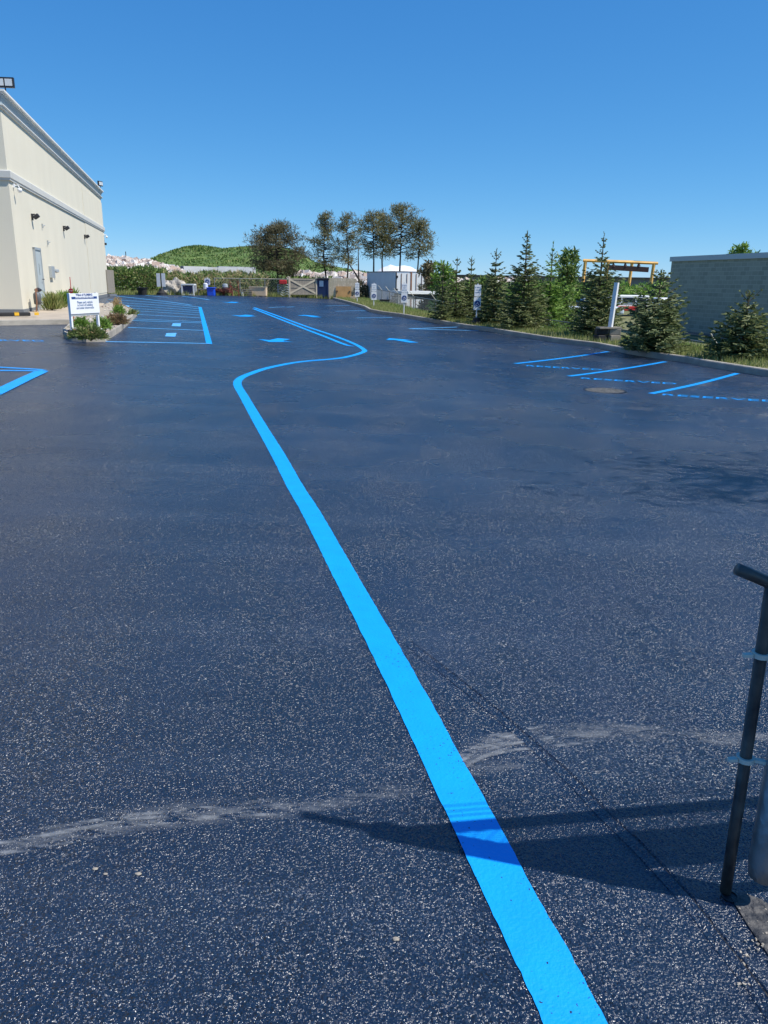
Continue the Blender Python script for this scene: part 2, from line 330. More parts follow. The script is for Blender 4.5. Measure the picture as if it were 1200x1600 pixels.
# right kerb
kp = dens([Vector((K(y), y)) for y in sorted([p[1] for p in KP if -12 < p[1] < 64]+[-10])], .6)
struct(strip(kp, 1, 0, prof=[(.004, -.1), (-.012, .135), (-.03, .155), (-.15, .155), (-.17, .02)]), 'kerb', 'kerb')
for o in [bpy.data.objects['kerb']]: o.data.flip_normals()
# ---------------------------------------------------------------- painted markings
def paint(P, w, m='blue', up=.005, name='painted_line'): return struct(strip(dens([Vector(p) for p in P]), w, up), name, m)
edges = [(1700,878,1008),(1600,850,948),(1500,806,894),(1400,758,837),(1300,710,786.5),(1200,661,732.5),(1100,617.5,675.5),(1000,572,616),(900,520,559),(800,471,500),(760,448,474),(710,423,445),(660,394.5,414.5),(620,374,389)]
mid = [g((a+b)/2, y) for y, a, b in edges]
cur = [(371,601),(375.5,591.5),(392,583.6),(422,574.2),(468,565.6),(525,560.4),(546,556.8),(561,552.6),(569.5,548.8),(567,545),(552,536.6),(520,524),(475,508.8),(435,494),(397,480.5)]
main = dens(cr(mid+[g(*p) for p in cur], 8), .035)
cum = [random.random() for _ in main]
struct(strip(main, [.136+.007*(r-.5) for r in cum], .0025, prof=[(-.5, 0), (.5, 0)]), 'painted_line', 'blue')
# second stripe of the far double line
struct(strip(cr([g(*p) for p in [(551,541.2),(538,538.2),(508,526.2),(472,512.4),(433,497),(396,482.5)]], 8), .14, .005), 'painted_line', 'blue')
bl = [((327,537.5),(312.5,480))]
for a, b in bl: paint([g(*a), g(*b)], .15)
pl = [((165,534),(330,537)),((200,511.8),(320,516.6)),((206,498.5),(317,503)),((206,501),(317,505)),((213,491.5),(315,497)),((213,486),(314,492.5)),((195,481.5),(313.5,489)),((180,476.7),(313,486)),((166,472),(312.5,483)),((169,467.6),(312,480)),((176,461.9),(300,477)),((227,457.6+4),(263,464.8)),((285,463),(327,468.5))]
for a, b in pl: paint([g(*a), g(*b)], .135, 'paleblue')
for (a, b) in [((639,513.8),(716,511)),((639,513.8),(747,516.6)),((557,496.8),(613,496.2)),((524.5,486.4),(572,485)),((509,478),(547,477.2)),((420,480.5),(445,479.6)),((448,480),(460,479.5)),
               ((805,568.4),(950,549.5)),((889,588),(1040,565.2)),((1017,615.3),(1152,583.5))]:
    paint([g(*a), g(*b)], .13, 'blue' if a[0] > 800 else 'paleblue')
for P, w in (([(-60,574),(0,574.2),(60,577.5),(70,579.5)], .12), ([(-60,580),(0,579.3),(40,579.5),(66,580.3)], .12), ([(66,580.2),(40,592),(0,611.5),(-60,640)], .2)):
    paint([g(*p) for p in P], w, up=.005 if w < .2 else .007)
for q in [[(260,521),(276,520.5),(274,526.5),(258,526)], [(270,505.5),(283,505.5),(282,510.5),(268,510)], [(196,477.5),(202,478),(201,483.5),(194,483)]]:
    mb = MB(); mb.quad(*[(*p, H(*p)+.008) for p in [g(*x) for x in q]]); o = struct(mb, 'painted_symbol', 'paleblue')
def arrow(px, py, dx, dy, L=1.6, kind=0):
    c = g(px, py); t = Vector((dx, dy)).normalized(); n = Vector((-t.y, t.x)); mb = MB()
    for poly in ([(-.5, -.13), (.08, -.13), (.08, .13), (-.5, .13)], [(.08, -.36), (.5, 0), (.5, 0), (.08, .36)]):
        P = [c+t*a*L+n*b*L for a, b in poly]; mb.quad(*[(p.x, p.y, H(p.x, p.y)+.006) for p in P])
    struct(mb, 'painted_arrow', 'blue')
arrow(433, 532, -.15, -1, 1.45); arrow(627, 532, -.55, .85, 1.4); arrow(383, 493.5, -.1, -1, 1.6); arrow(485, 494, -.5, .9, 1.6); arrow(363, 472.6, 0, -1, 1.8)
def ground_text(s, a, b, h, m='blue'):
    a, b = g(*a), g(*b); o = text(s, 1, m, 'painted_lettering', ext=0, bold=.012, spacing=1.05); me = o.data
    xs = [v_.co.x for v_ in me.vertices]; ys = [v_.co.y for v_ in me.vertices]; x0, x1, y0, y1 = min(xs), max(xs), min(ys), max(ys)
    t = (b-a); n = Vector((-t.y, t.x)).normalized()
    for v_ in me.vertices:
        p = a+t*((v_.co.x-x0)/(x1-x0))+n*((v_.co.y-y0)/(y1-y0))*h; v_.co = (p.x, p.y, H(p.x, p.y)+.006)
    o.location = (0, 0, 0); o.rotation_euler = (0, 0, 0); tag(o, kind='structure')
ground_text('RESERVED', (822,572.3), (941,579.0), .29); ground_text('RESERVED', (907,592), (1057,601), .28); ground_text('RESERVED', (1034,617.8), (1218,629), .27)
ground_text('RESERVED', (-66,532.5), (71,534), .32)
# seam, silt trails, bare aggregate, drain
seam = cr([g(*p) for p in [(640,1003),(760,1097),(858,1182),(905,1225),(950,1272),(1010,1330),(1083,1409),(1130,1470),(1200,1560),(1290,1700)]], 12)
o = struct(strip(dens(seam, .02), 1, .001, prof=[(-.035, 0), (-.012, .005), (-.004, .007), (-.001, .0005)]), 'pavement_seam', 'asphalt')
struct(strip(dens(seam[24:], .02), 1, .001, prof=[(-.006, .0016), (.008, .0014)]), 'seam_joint', 'seam')
struct(strip(dens(seam, .02), 1, .001, prof=[(.003, .001), (.009, .005), (.035, 0)]), 'pavement_seam', 'asphalt')
def silt(P, w, m='dust', name='silt_trail', up=.0012, am=1.0):
    P = dens(cr([g(*p) for p in P], 8), .05); n = len(P)
    mb = strip(P, 1, up, prof=[(-w/2, 0), (-w/5, 0), (w/5, 0), (w/2, 0)]); o = struct(mb, name, m)
    vals = []
    for k in range(n):
        e = min(1, k/(n*.12+1), (n-1-k)/(n*.12+1)); e *= am; vals += [0, e, e, 0]
    edge_attr(o, vals)
silt([(-40,1332),(60,1312),(200,1289),(330,1274),(450,1264),(560,1245),(670,1230)], .10, am=.55)
silt([(690,1215),(740,1175),(790,1155),(850,1150),(950,1142),(1060,1150),(1200,1156),(1320,1158)], .13, am=.55)
silt([(700,1235),(760,1200),(850,1188)], .09, am=.4); silt([(150,1272),(300,1262),(420,1262)], .10, am=.3)
rs = random.Random(9)
for k in range(13):                # thin silt lines left by drying water
    o_ = (k-6)*3.2; a_ = rs.uniform(0, .35); L_ = rs.uniform(.35, .65)
    A_ = [(-40,1330),(60,1312),(200,1288),(330,1274),(450,1263),(560,1244),(668,1230)] if k % 2 else [(700,1205),(750,1172),(800,1157),(860,1151),(950,1143),(1060,1150),(1200,1156)]
    n_ = len(A_); i0 = int(a_*n_); P_ = [(x, y+o_*.8+rs.uniform(-4, 4)) for x, y in A_[i0:i0+max(3, int(L_*n_))]]
    if len(P_) > 2: silt(P_, .022, up=.0018, am=1.1)
silt([(910,698),(960,722),(1010,745)], .02, am=.5)
for P, w in [([(985,640),(1000,636)], .35), ([(1010,642),(1018,638)], .15), ([(1188,655),(1197,643)], .2), ([(1158,660),(1166,656)], .12), ([(1095,604),(1110,597)], .3), ([(1085,765),(1150,772)], .25), ([(920,613),(970,613)], 1.0), ([(1110,801),(1130,799)], .12)]:
    silt(P, w, 'scuff', 'bare_aggregate', am=.4)
dc = g(945, 611); t = empty('storm_drain', 'round iron storm drain cover set in the asphalt beside the reserved bays', 'drain cover', (dc.x, dc.y, H(*dc)+.003))
mb = MB(); mb.lathe([(.38, 0), (.40, .008), (.36, .010), (.36, .004)], 28); mb.build('rim', 'seam', t)
mb = MB()
for k in range(-5, 6): w = math.sqrt(.35**2-(k*.06)**2); mb.box((0, k*.06, .006), (2*w, .03, .010))
mb.build('grate', mat('gritty_iron', (.03, .03, .03), .8, col2=(.27, .26, .23), scale=22, detail=6), t)
# ---------------------------------------------------------------- tree and plant builders
rnd = random.Random(5)
def rv(s=1): return Vector((rnd.uniform(-1, 1), rnd.uniform(-1, 1), rnd.uniform(-1, 1)))*s
def leafq(mb, p, d, L, w):
    d = d.normalized(); n = d.cross(rv()); n.normalize(); a = p-n*w/2; b = p+n*w/2; mb.quad(a, b, b+d*L-n*w*.3, a+d*L+n*w*.3)
def spruce(name, label, base, h, r, m='spruce', dense=1., leader=.12, group='spruces along the kerb', lean=0):
    t = empty(name, label, 'tree', base, 0, group); tr = MB()
    tr.tube([(0, 0, -.1), (0, 0, h*.5), (lean*h, 0, h*.985)], [.025*h**.8+.02, .018*h**.7, .008], 6); cr_ = MB(); z = .12*h*.5
    az = rnd.uniform(0, 6)
    while z < h*(1-leader*.25):
        tt = z/h; top_ = tt > 1-leader; cone = max(0, 1-tt/(1-.55*leader))**(.85 if m == 'spruce' else .62); L0 = max(.10, r*cone*1.1)
        if top_: L0 = .03+.20*(1-tt)/leader
        nb = 3 if top_ else max(4, int((5+7*cone)*dense))
        for k in range(nb):
            az += 2.4+rnd.uniform(-.25, .25); L = L0*rnd.uniform(.72, 1.15)*(1.12 if rnd.random() < .12 else 1)
            L *= 1+.20*math.sin(az*2+z*2.3+h*5)*(not top_); rise = .55*tt+.02 if tt < .8 else .9; dirh = Vector((math.cos(az), math.sin(az), 0)); cx = lean*h*max(0, (tt-.5)*2)
            P = []
            n = max(3, int(L/.11)); 
            for q in range(n+1):
                s_ = q/n; P.append(Vector((cx, 0, z))+dirh*L*s_+Vector((0, 0, L*(rise*s_-.30*s_*(1-tt)+.22*s_*s_))))
            tr.tube([P[0], P[len(P)//2], P[-1]], [.012, .008, .003], 3, False)
            for q in range(1, n+1):
                s_ = q/n; tw = (.16+.20*(1-s_))*min(1, .45+r*.5)*(1 if tt < .6 else .55)*(.45 if top_ else 1)
                for sg in (-1, 1):
                    side = Vector((-dirh.y, dirh.x, 0))*sg
                    leafq(cr_, P[q]+rv(.02), side*rnd.uniform(.6, 1)+dirh*rnd.uniform(.3, .9)+Vector((0, 0, rnd.uniform(-.25, .25))), tw*rnd.uniform(.8, 1.3), .055)
                leafq(cr_, P[q], dirh+rv(.5), tw*.7, .055)
                if rnd.random() < .5: leafq(cr_, P[q], dirh*.4+Vector((0, 0, rnd.uniform(-.7, .7)))+rv(.3), tw*.6, .05)
            leafq(cr_, P[-1], dirh+Vector((0, 0, .25)), .05 if top_ else .11, .04)
        z += (.16 if top_ else .085+.075*tt+(.06 if tt > .6 else 0))*(.7+.3*h/2.5)/dense*rnd.uniform(.8, 1.25)
    for k in range(int(14+h*4)):
        zz = h*(1-leader*rnd.random()); leafq(cr_, Vector((lean*zz, 0, zz)), Vector((rnd.uniform(-.4, .4), rnd.uniform(-.4, .4), 1)), .09, .03)
    tr.build('trunk', 'bark', t); cr_.build('crown', m, t); return t
def puff(mb, c, rad, n, L=.14, w=.05, flat=.7):
    for _ in range(n):
        d = rv(); 
        if d.length > 1: d.normalize()
        p = c+Vector((d.x, d.y, d.z*flat))*rad; leafq(mb, p, d*.6+rv(.8)+Vector((0, 0, .2)), L*rnd.uniform(.6, 1.3), w*rnd.uniform(.7, 1.3))
def tree(name, label, base, h, cb, r, m, n=26, puffn=60, L=.22, w=.10, top=.35, trunks=1, bark='darkbark', lean=(0, 0), group=None, prad=.45, bend=.3, cat='tree'):
    t = empty(name, label, cat, base, 0, group); tr = MB(); cw = MB()
    for k in range(trunks):
        ln = Vector((lean[0], lean[1], 0))+(rv(.25) if trunks > 1 else Vector()); ln.z = 0; b0 = Vector((0, 0, 0))+(rv(.25) if trunks > 1 else Vector()); b0.z = -.3
        pts = [b0+Vector((0, 0, (h+.3)*s_))+ln*h*s_*s_+rv(.05*h**.5)*(s_ > 0) for s_ in (0, .25, .5, .75, .97)]
        tr.tube(pts, [.028*h**.9*.5+.03, .02*h**.9*.5+.02, .035+.004*h, .025, .01], 7)
        for i in range(n//trunks):
            f = cb/h+(1-cb/h)*((i+rnd.random())/(n//trunks)); zi = f*4; a = min(3, int(zi)); o = pts[a].lerp(pts[a+1], zi-a)
            ff = (f-cb/h)/(1-cb/h); prof = math.sin(math.pi*min(1, (.18+.82*ff)))**.6 if ff < .9 else .45; prof = max(prof*(1-ff*top), .25)
            az = rnd.uniform(0, 6.3); Lr = r*prof*rnd.uniform(.55, 1.1)
            e = o+Vector((math.cos(az)*Lr, math.sin(az)*Lr, Lr*rnd.uniform(bend-.3, bend+.35)))
            mid_ = o.lerp(e, .5)+Vector((0, 0, -.06*Lr))
            tr.tube([o, mid_, e], [.03+.006*h*.3, .02, .008], 4, False)
            for q in (.55, .8, 1.0):
                if q < .7 and rnd.random() < .4: continue
                c = o.lerp(e, q)+rv(.15); puff(cw, c, prad*rnd.uniform(.6, 1.15), int(puffn*rnd.uniform(.6, 1.2)), L, w)
        puff(cw, pts[-1], prad*.7, puffn//2, L, w)
    tr.build('trunk', bark, t); cw.build('crown', m, t); return t
def shrub(name, label, base, rx, ry, h, m, n=500, L=.12, w=.04, cat='shrub', group=None, up=.3, stems=True, rz=0):
    t = empty(name, label, cat, base, rz, group); mb = MB(); st = MB()
    for _ in range(n):
        a = rnd.uniform(0, 6.28); q = rnd.random()**.45; z = rnd.random()**.8
        lump = .82+.18*math.sin(3*a+rx*7)+.1*math.sin(7*a); x, y = math.cos(a)*rx*q*lump*math.sqrt(max(0, 1-z*z*.8)), math.sin(a)*ry*q*lump*math.sqrt(max(0, 1-z*z*.8))
        leafq(mb, Vector((x, y, z*h*lump)), Vector((x/rx*.7, y/ry*.7, up))+rv(.5), L*rnd.uniform(.6, 1.4), w)
    for k in range(7):
        a = k*.9; st.tube([(0, 0, -.03), (math.cos(a)*rx*.5, math.sin(a)*ry*.5, h*.6)], [.015, .005], 4, False)
    st.build('stem', 'bark', t); mb.build('foliage', m, t); return t
def tufts(name, pts, m, hmin, hmax, w=.012, label=None, cat=None, blades=5, spread=.06):
    mb = MB()
    for x, y, z in pts:
        for _ in range(blades):
            p = Vector((x+rnd.uniform(-spread, spread), y+rnd.uniform(-spread, spread), z)); d = Vector((rnd.uniform(-.4, .4), rnd.uniform(-.4, .4), 1)); L = rnd.uniform(hmin, hmax); a = rnd.uniform(0, 3.14)
            s_ = Vector((math.cos(a), math.sin(a), 0))*w; i = len(mb.v); mb.v += [tuple(p-s_), tuple(p+s_), tuple(p+d*L)]; mb.f.append((i, i+1, i+2))
    return tag(mb.build(name, m), label, cat, kind='stuff')
# ---------------------------------------------------------------- left building
b0 = at(36, 485, 26.5); b1 = at(170, 463, 55); bdir = Vector((b1.x-b0.x, b1.y-b0.y)); BL = bdir.length; bd = bdir.normalized(); bang = math.atan2(bd.y, bd.x)
BZ = H(b0.x, b0.y)+.12
B = empty('commercial_building', 'tall windowless cream stucco building with a moulded cornice at the left edge', 'building', (b0.x, b0.y, 0), bang)
# local frame: +x runs along the long wall away from the camera, +y is into the building, z is world height
ZT = 6.93; DEP = 22
def onwall(px, py, off=0):
    d = ray(px, py); n = Vector((bd.y, -bd.x)); p0 = Vector((b0.x, b0.y))+n*off; t = (p0.dot(n))/(d[0]*n.x+d[1]*n.y)
    p = Vector((d[0]*t, d[1]*t)); return ((p-Vector((b0.x, b0.y))).dot(bd), 1.5+d[2]*t)
MB().span(0, BL, 0, DEP, -.3, ZT-.05).build('wall', 'stucco', B)
sj = onwall(128, 300)[0]
MB().span(sj, BL+.05, -.02, -.001, BZ+.2, 6.2).build('pilaster', 'stucco', B)
def sweepL(prof, name, m):          # moulding mitred round the near corner and along both walls
    mb = MB(); n = len(prof)
    for o_, z in prof: mb.v.append((BL+o_*0+.0+o_, -o_, z))
    for o_, z in prof: mb.v.append((-o_, -o_, z))
    for o_, z in prof: mb.v.append((-o_, DEP, z))
    for k in range(2):
        for j in range(n): a = k*n+j; b = k*n+(j+1) % n; mb.f.append((a, a+n, b+n, b))
    mb.f.append(tuple(range(n))); mb.f.append(tuple(range(3*n-1, 2*n-1, -1))); return mb.build(name, m, B)
sweepL([(-.2, 6.88), (.19, 6.88), (.20, 6.90), (.20, 6.955), (-.2, 6.96)], 'cornice_cap', 'mould')
sweepL([(-.2, 6.84), (.14, 6.84), (.15, 6.879), (-.2, 6.879)], 'cap_lip', 'mould')
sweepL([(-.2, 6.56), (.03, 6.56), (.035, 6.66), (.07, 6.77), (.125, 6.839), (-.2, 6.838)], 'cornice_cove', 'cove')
sweepL([(-.19, 6.515), (.105, 6.515), (.115, 6.53), (.115, 6.559), (-.19, 6.559)], 'cornice_moulding', 'mould')
sweepL([(-.19, 6.46), (.055, 6.46), (.065, 6.475), (.065, 6.514), (-.19, 6.514)], 'cornice_bead', 'mould')
sweepL([(-.19, 4.40), (.06, 4.40), (.065, 4.45), (.09, 4.47), (.10, 4.66), (.08, 4.69), (-.19, 4.70)], 'band_course', 'band')
sweepL([(-.19, -.25), (.02, -.25), (.02, BZ+.10), (-.19, BZ+.101)], 'plinth', 'base')
s0, z0 = onwall(51, 388); s1, _ = onwall(59.5, 388); _, zb = onwall(56, 468)
dr = MB(); dr.span(s0, s1, -.05, .02, BZ, z0-.04); dr = dr.build('door', 'door', B)
MB().span(s0-.08, s0, -.08, -.002, BZ, z0+.04).span(s1, s1+.08, -.08, -.002, BZ, z0+.04).span(s0-.08, s1+.08, -.082, -.002, z0-.04, z0+.045).build('frame', 'metalgrey', dr)
MB().span(s0+.62, s1-.62+.1, -.056, -.045, BZ+1.2, BZ+1.6).build('window', 'glass', dr)
MB().tube([(s1-.15, -.06, BZ+1.05), (s1-.15, -.13, BZ+1.05), (s1-.32, -.13, BZ+1.05)], .015).build('handle', 'dark', dr)
for px, py, sc in ((49, 339, 1), (98.5, 357, 1), (131.5, 370, 1)):
    s_, z_ = onwall(px, py); mb = MB(); mb.box((s_, -.03, z_), (.10, .06, .22)); mb.tube([(s_, -.04, z_+.06), (s_, -.10, z_+.10), (s_, -.16, z_+.04)], .025)
    lp = mb.build('wall_lamp', 'dark', B); mb = MB(); mb.box((s_, -.17, z_+.02), (.22, .20, .13), rx=-.6); mb.build('lamp_head', 'dark', lp, bevel=.02)
for px, py in ((65, 353), (73.5, 379)):
    s_, z_ = onwall(px, py); MB().box((s_, -.03, z_), (.07, .05, .16)).tube([(s_, -.05, z_), (s_+.03, -.12, z_+.03)], .02).build('sensor', 'metalgrey', B)
def camera_fix(s_, z_, sgn=1, x=0):
    mb = MB(); mb.box((s_, -.03, z_), (.12, .06, .12)); mb.tube([(s_, -.05, z_), (s_, -.15, z_+.02), (s_, -.19, z_-.06)], .02); c = mb.build('security_camera', 'white', B)
    mb = MB(); mb.lathe([(.02, z_-.07), (.07, z_-.08), (.08, z_-.13), (.06, z_-.18), (.02, z_-.21)], 14, (s_, -.19)); mb.build('dome', 'white', c, smooth=True)
camera_fix(onwall(20, 290)[0], onwall(20, 290)[1]); camera_fix(BL-.15, onwall(166, 369)[1])
s_, z_ = onwall(165, 382); MB().box((BL-.1, -.08, z_), (.14, .14, .14)).build('wall_lamp', 'dark', B)
s_, z_ = onwall(80, 425)
eb = MB(); eb.span(onwall(76.5, 425)[0], onwall(81, 425)[0], -.12, -.001, onwall(80, 434)[1], onwall(80, 416)[1]); eb = eb.build('meter_box', 'metalgrey', B, bevel=.01)
MB().tube([(s_+.2, -.02, z_+.1), (s_+.4, -.09, z_+.05), (s_+.6, -.10, z_)], .04).build('conduit', 'metalgrey', eb)
MB().lathe([(.06, z_-.02), (.10, z_), (.10, z_+.10), (.04, z_+.13)], 14, (s_+.62, -.11)).build('bell', 'metalgrey', eb)
# roof: floodlights and a vent seen over the cap
def flood(x, y, rz, w=.62, zc=7.38):
    mb = MB(); mb.tube([(x, y, 6.98), (x, y, zc-.15)], .02); fl = mb.build('floodlight', 'dark', B)
    MB().box((x, y, zc), (w, .10, .30), rz=rz).build('housing', 'dark', fl)
    c, s = math.cos(rz), math.sin(rz)
    for sg in (-1, 1): MB().box((x+c*sg*w*.23+s*.055, y+s*sg*w*.23-c*.055, zc), (w*.38, .02, .2), rz=rz).build('lens', 'lens', fl)
flood(1.45, .05, -bang+.1, .58, 7.46); flood(BL-.1, -.05, -bang+1.4, .5)
vs = onwall(92, 228, -3.5)[0]
MB().box((onwall(93, 222, -1)[0], 1, 7.15), (.7, .5, .55)).build('roof_vent', 'metalgrey', B)
# gas meter by the corner
gp = onwall(44, 470); gx = Vector((b0.x, b0.y))+bd*gp[0]+Vector((bd.y, -bd.x))*.3
M['meter'] = mat('meter_grey', (.10, .11, .12), .5)
G = empty('gas_meter', 'grey gas meter with an orange-brown inlet pipe beside the pale grey door', 'gas meter', (gx.x, gx.y, BZ), bang)
MB().lathe([(.07, .22), (.12, .25), (.13, .45), (.12, .58), (.06, .64)], 16).build('meter_body', 'meter', G, smooth=True)
MB().tube([(-.16, .05, 0), (-.16, .0, .3), (-.16, 0, .74), (.06, 0, .74), (.06, 0, .6)], .022).build('inlet_pipe', 'brown', G)
MB().lathe([(.04, .64), (.12, .68), (.12, .72), (.03, .78)], 14, (.18, -.02)).build('regulator', 'dark', G)
MB().tube([(.22, .05, 0), (.22, .05, .45)], .03).tube([(.0, 0, .0), (.0, 0, .3)], .025).build('outlet_pipe', 'metalgrey', G)
# screen at the far end of the building
q0 = at(168.5, 456, 54); q1 = at(179.5, 456, 57); scr = empty('utility_enclosure', 'grey brown slatted metal enclosure at the far end of the cream building', 'enclosure', (q0.x, q0.y, 0), math.atan2(q1.y-q0.y, q1.x-q0.x))
Lq = (Vector(q1[:2])-Vector(q0[:2])).length; zt = at(172, 421.5, 54).z
mb = MB(); n = 14
for k in range(n): mb.box(((k+.5)*Lq/n, 0, (zt+.5)/2), (Lq/n*.86, .05, zt-.5))
mb.build('panel', 'greywood', scr); MB().span(0, Lq, -.12, .3, H(q0.x, q0.y)-.02, .42).build('curb', 'base', scr)
# kerb wall under the far end of the building
def poly_slab(px, name, m, z0, z1, up=0., label=None):
    P = [g(*p, up) for p in px]; mb = MB().prism([tuple(p) for p in P], [H(*p)+z0 for p in P], [H(*p)+z1 for p in P]); return struct(mb, name, m, bevel=.015)
sw = [g(*p, .12) for p in [(-140,503),(0,501.5),(115,500),(150,489),(163,474)]]; nb = Vector((bd.y, -bd.x))
swp = sw+[Vector((b0.x, b0.y))+bd*(12)+nb*.35, Vector((b0.x, b0.y))+bd*12-nb*.3, Vector((b0.x, b0.y))-nb*6+bd*.6, Vector((-30, 27))]
def slab(P, name, m, z0, z1, bevel=.015): return struct(MB().prism([tuple(p) for p in P], [H(*p)+z0 for p in P], [H(*p)+z1 for p in P]), name, m, bevel=bevel)
slab(swp, 'sidewalk', 'walk', -.1, .125)
struct(strip(dens(sw[:4], .5), 1, 0, prof=[(-.02, -.1), (-.02, .13), (-.008, .14), (.14, .14), (.14, .02)]), 'sidewalk_kerb', 'kerb')
isl = [g(*p) for p in [(99,525),(102,529.5),(112,532.8),(135,534.5),(165,534),(172,529),(190,517),(205,503),(214,493.5),(208,489),(190,480),(172,477),(150,489),(120,502)]]
iv = [Vector(p) for p in isl]; c_ = sum(iv, Vector((0, 0)))/len(iv); inner = [p+(c_-p).normalized()*.16 for p in iv]
mb = MB(); n = len(iv)
rings = [(iv, -.1), (iv, .14), ([p+(c_-p).normalized()*.02 for p in iv], .16), (inner, .16), (inner, .08)]
for P, z in rings: mb.v += [(p.x, p.y, H(p.x, p.y)+z) for p in P]
for k in range(len(rings)-1):
    for j in range(n): a = k*n+j; b = k*n+(j+1) % n; mb.f.append((a, b, b+n, a+n))
struct(mb, 'island_kerb', 'kerb')
slab(inner, 'planting_bed', 'soil', -.05, .13, 0)
# ---- things on the island and beside the building
def isl_pt(px, py, up=.13): p = g(px, py, up); return (p.x, p.y, H(p.x, p.y)+up)
sb = isl_pt(113, 520); se = isl_pt(154.5, 517)
sr = empty('entrance_sign', 'white two-post directory sign with blue lettering standing in the planted island', 'sign', sb, math.atan2(se[1]-sb[1], se[0]-sb[0]))
SL = math.hypot(se[0]-sb[0], se[1]-sb[1]); Yb = sb[1]; zt = at(112, 458, Yb).z-sb[2]; zp = at(112, 491, Yb).z-sb[2]
for x in (0, SL):
    p_ = MB().span(x-.028, x+.028, -.028, .028, 0, zt).build('post', 'white', sr); MB().box((x, 0, .03), (.14, .14, .03)).build('foot_plate', 'white', p_)
MB().span(-.04, SL+.045, -.045, -.029, zp, zt-.01).build('sign_panel', 'white', sr, bevel=.004)
MB().span(-.03, SL+.035, -.030, -.028, zp-.05, zp).build('lower_edge', 'metalgrey', sr)
cx = SL/2; ph = zt-zp
text('Wilson & PLUMBING', .075, 'inkblue', parent=sr, loc=(cx, -.047, zp+ph*.86), bold=.001)
bar = MB().span(.03, SL-.03, -.0475, -.0455, zp+ph*.71, zp+ph*.82).build('title_bar', 'inkblue', sr); text('SHOWROOM AND PARTS', .062, 'white', parent=sr, loc=(cx, -.049, zp+ph*.738), ext=.001, bold=.001)
for k, s_ in enumerate(('Please park vehicle', 'in front of building', 'and enter showroom')): text(s_, .082, 'ink', parent=sr, loc=(cx, -.047, zp+ph*(.5-.135*k)), bold=.0005)
p = isl_pt(112, 528); bk = empty('black_bucket', 'small black bucket at the foot of the white directory sign', 'bucket', p); MB().lathe([(.055, 0), (.07, .16), (.078, .17), (.06, .165)], 16).build('pail', 'black', bk); MB().tube([(-.07, 0, .16), (0, .02, .2), (.07, 0, .16)], .004, 5).build('handle', 'dark', bk)
p = isl_pt(116, 505); Y = p[1]; st = empty('stop_marker', 'small red stop disc on a thin red stake behind the directory sign', 'marker', p)
zc = at(114, 454.5, Y).z-p[2]; MB().tube([(0, 0, 0), (0, 0, at(113, 433, Y).z-p[2])], [.014, .010], 6).build('stake', 'red', st)
dsc = MB(); dsc.disc((0, -.02, zc), .068, 8); dsc = dsc.build('stop_disc', 'red', st); text('STOP', .045, 'white', parent=dsc, loc=(0, -.033, zc-.016), ext=.001)
p = isl_pt(109, 503); MB().tube([(0, 0, 0), (.05, 0, .7)], .006, 5).build('red_stake', 'red', None, loc=p); tag(bpy.data.objects['red_stake'], 'thin bare red stake leaning left of the stop disc', 'stake')
for px, py, w, h, m, nm, lb, n in ((142, 530, 29, 17, 'juniper', 'juniper_shrub', 'low green juniper with reddish tips spilling over the front of the island kerb', 1500),
                          (127, 512, 12, 13, 'leaf', 'leafy_shrub', 'dark green leafy shrub under the directory sign beside its left post', 500), (160, 515, 14, 15, 'leaf', 'leafy_shrub', 'bright green leafy shrub beside the right post of the directory sign', 600),
                          (184, 507, 17, 14, 'redjun', 'juniper_shrub', 'brownish red creeping juniper in the middle of the island', 1000), (186, 492, 9, 12, 'leaf', 'leafy_shrub', 'rounded bright green shrub at the back of the island', 500),
                          (183.5, 486, 7, 17, 'dry', 'ornamental_grass', 'upright tan and green grass clump at the back of the island', 500), (208, 492, 7, 7, 'juniper', 'leafy_shrub', 'small dark low shrub at the far right tip of the island', 200)):
    p = isl_pt(px, py); Z = p[1]*1.0; k = Z/F; shrub(nm, lb, p, w*k, w*k*1.25, h*k, m, n, .10, .028, 'grass clump' if 'grass' in nm else 'shrub', 'plants in the island', up=1.4 if 'grass' in nm else .35)
for px, py, w, h, m, nm, lb, n in ((52, 484, 14, 20, 'blade', 'ornamental_grass', 'arching grass clump at the near corner of the cream building', 900), (66, 482, 12, 16, 'blade', 'ornamental_grass', 'grass clump between the corner clump and the leafy shrub by the cream wall', 700), (87, 479, 14, 18, 'leaf', 'leafy_shrub', 'bright green leafy shrub against the cream wall below the meter box', 900), (101, 476, 9, 19, 'leaf', 'leafy_shrub', 'narrow leafy shrub at the right end of the wall planting behind the sign', 500)):
    p = g(px, py, .12); d = (Vector((p.x-b0.x, p.y-b0.y))).dot(nb); 
    if d < .5: p = p+nb*(.55-d)
    k = p.y/F; shrub(nm, lb, (p.x, p.y, H(*p)+.12), w*k, w*k*.8, h*k, m, n, .18, .035, 'grass clump' if 'grass' in nm else 'shrub', 'plants along the cream wall', up=1.0)
rk = MB()
for k in range(160):
    while True:
        a = rnd.random(); i = rnd.randrange(n_ := len(inner)); p = c_.lerp(inner[i].lerp(inner[(i+1) % n_], rnd.random()), a**.5); break
    s_ = rnd.uniform(.02, .06); rk.box((p.x, p.y, H(p.x, p.y)+.13+s_*.3), (s_*1.3, s_, s_*.8), rnd.uniform(0, 3), rnd.uniform(-.4, .4))
tag(rk.build('bed_stones', 'chunk'), 'pale loose stones scattered through the island planting bed', 'stones', kind='stuff')
w0 = g(-30, 494, .14); w1 = g(47, 494, .14); ws = empty('wheel_stop', 'black rubber wheel stop with yellow patches on the walk beside the cream building', 'wheel stop', ((w0.x+w1.x)/2, (w0.y+w1.y)/2, H(*w0)+.125), math.atan2(w1.y-w0.y, w1.x-w0.x)); WL = (w1-w0).length
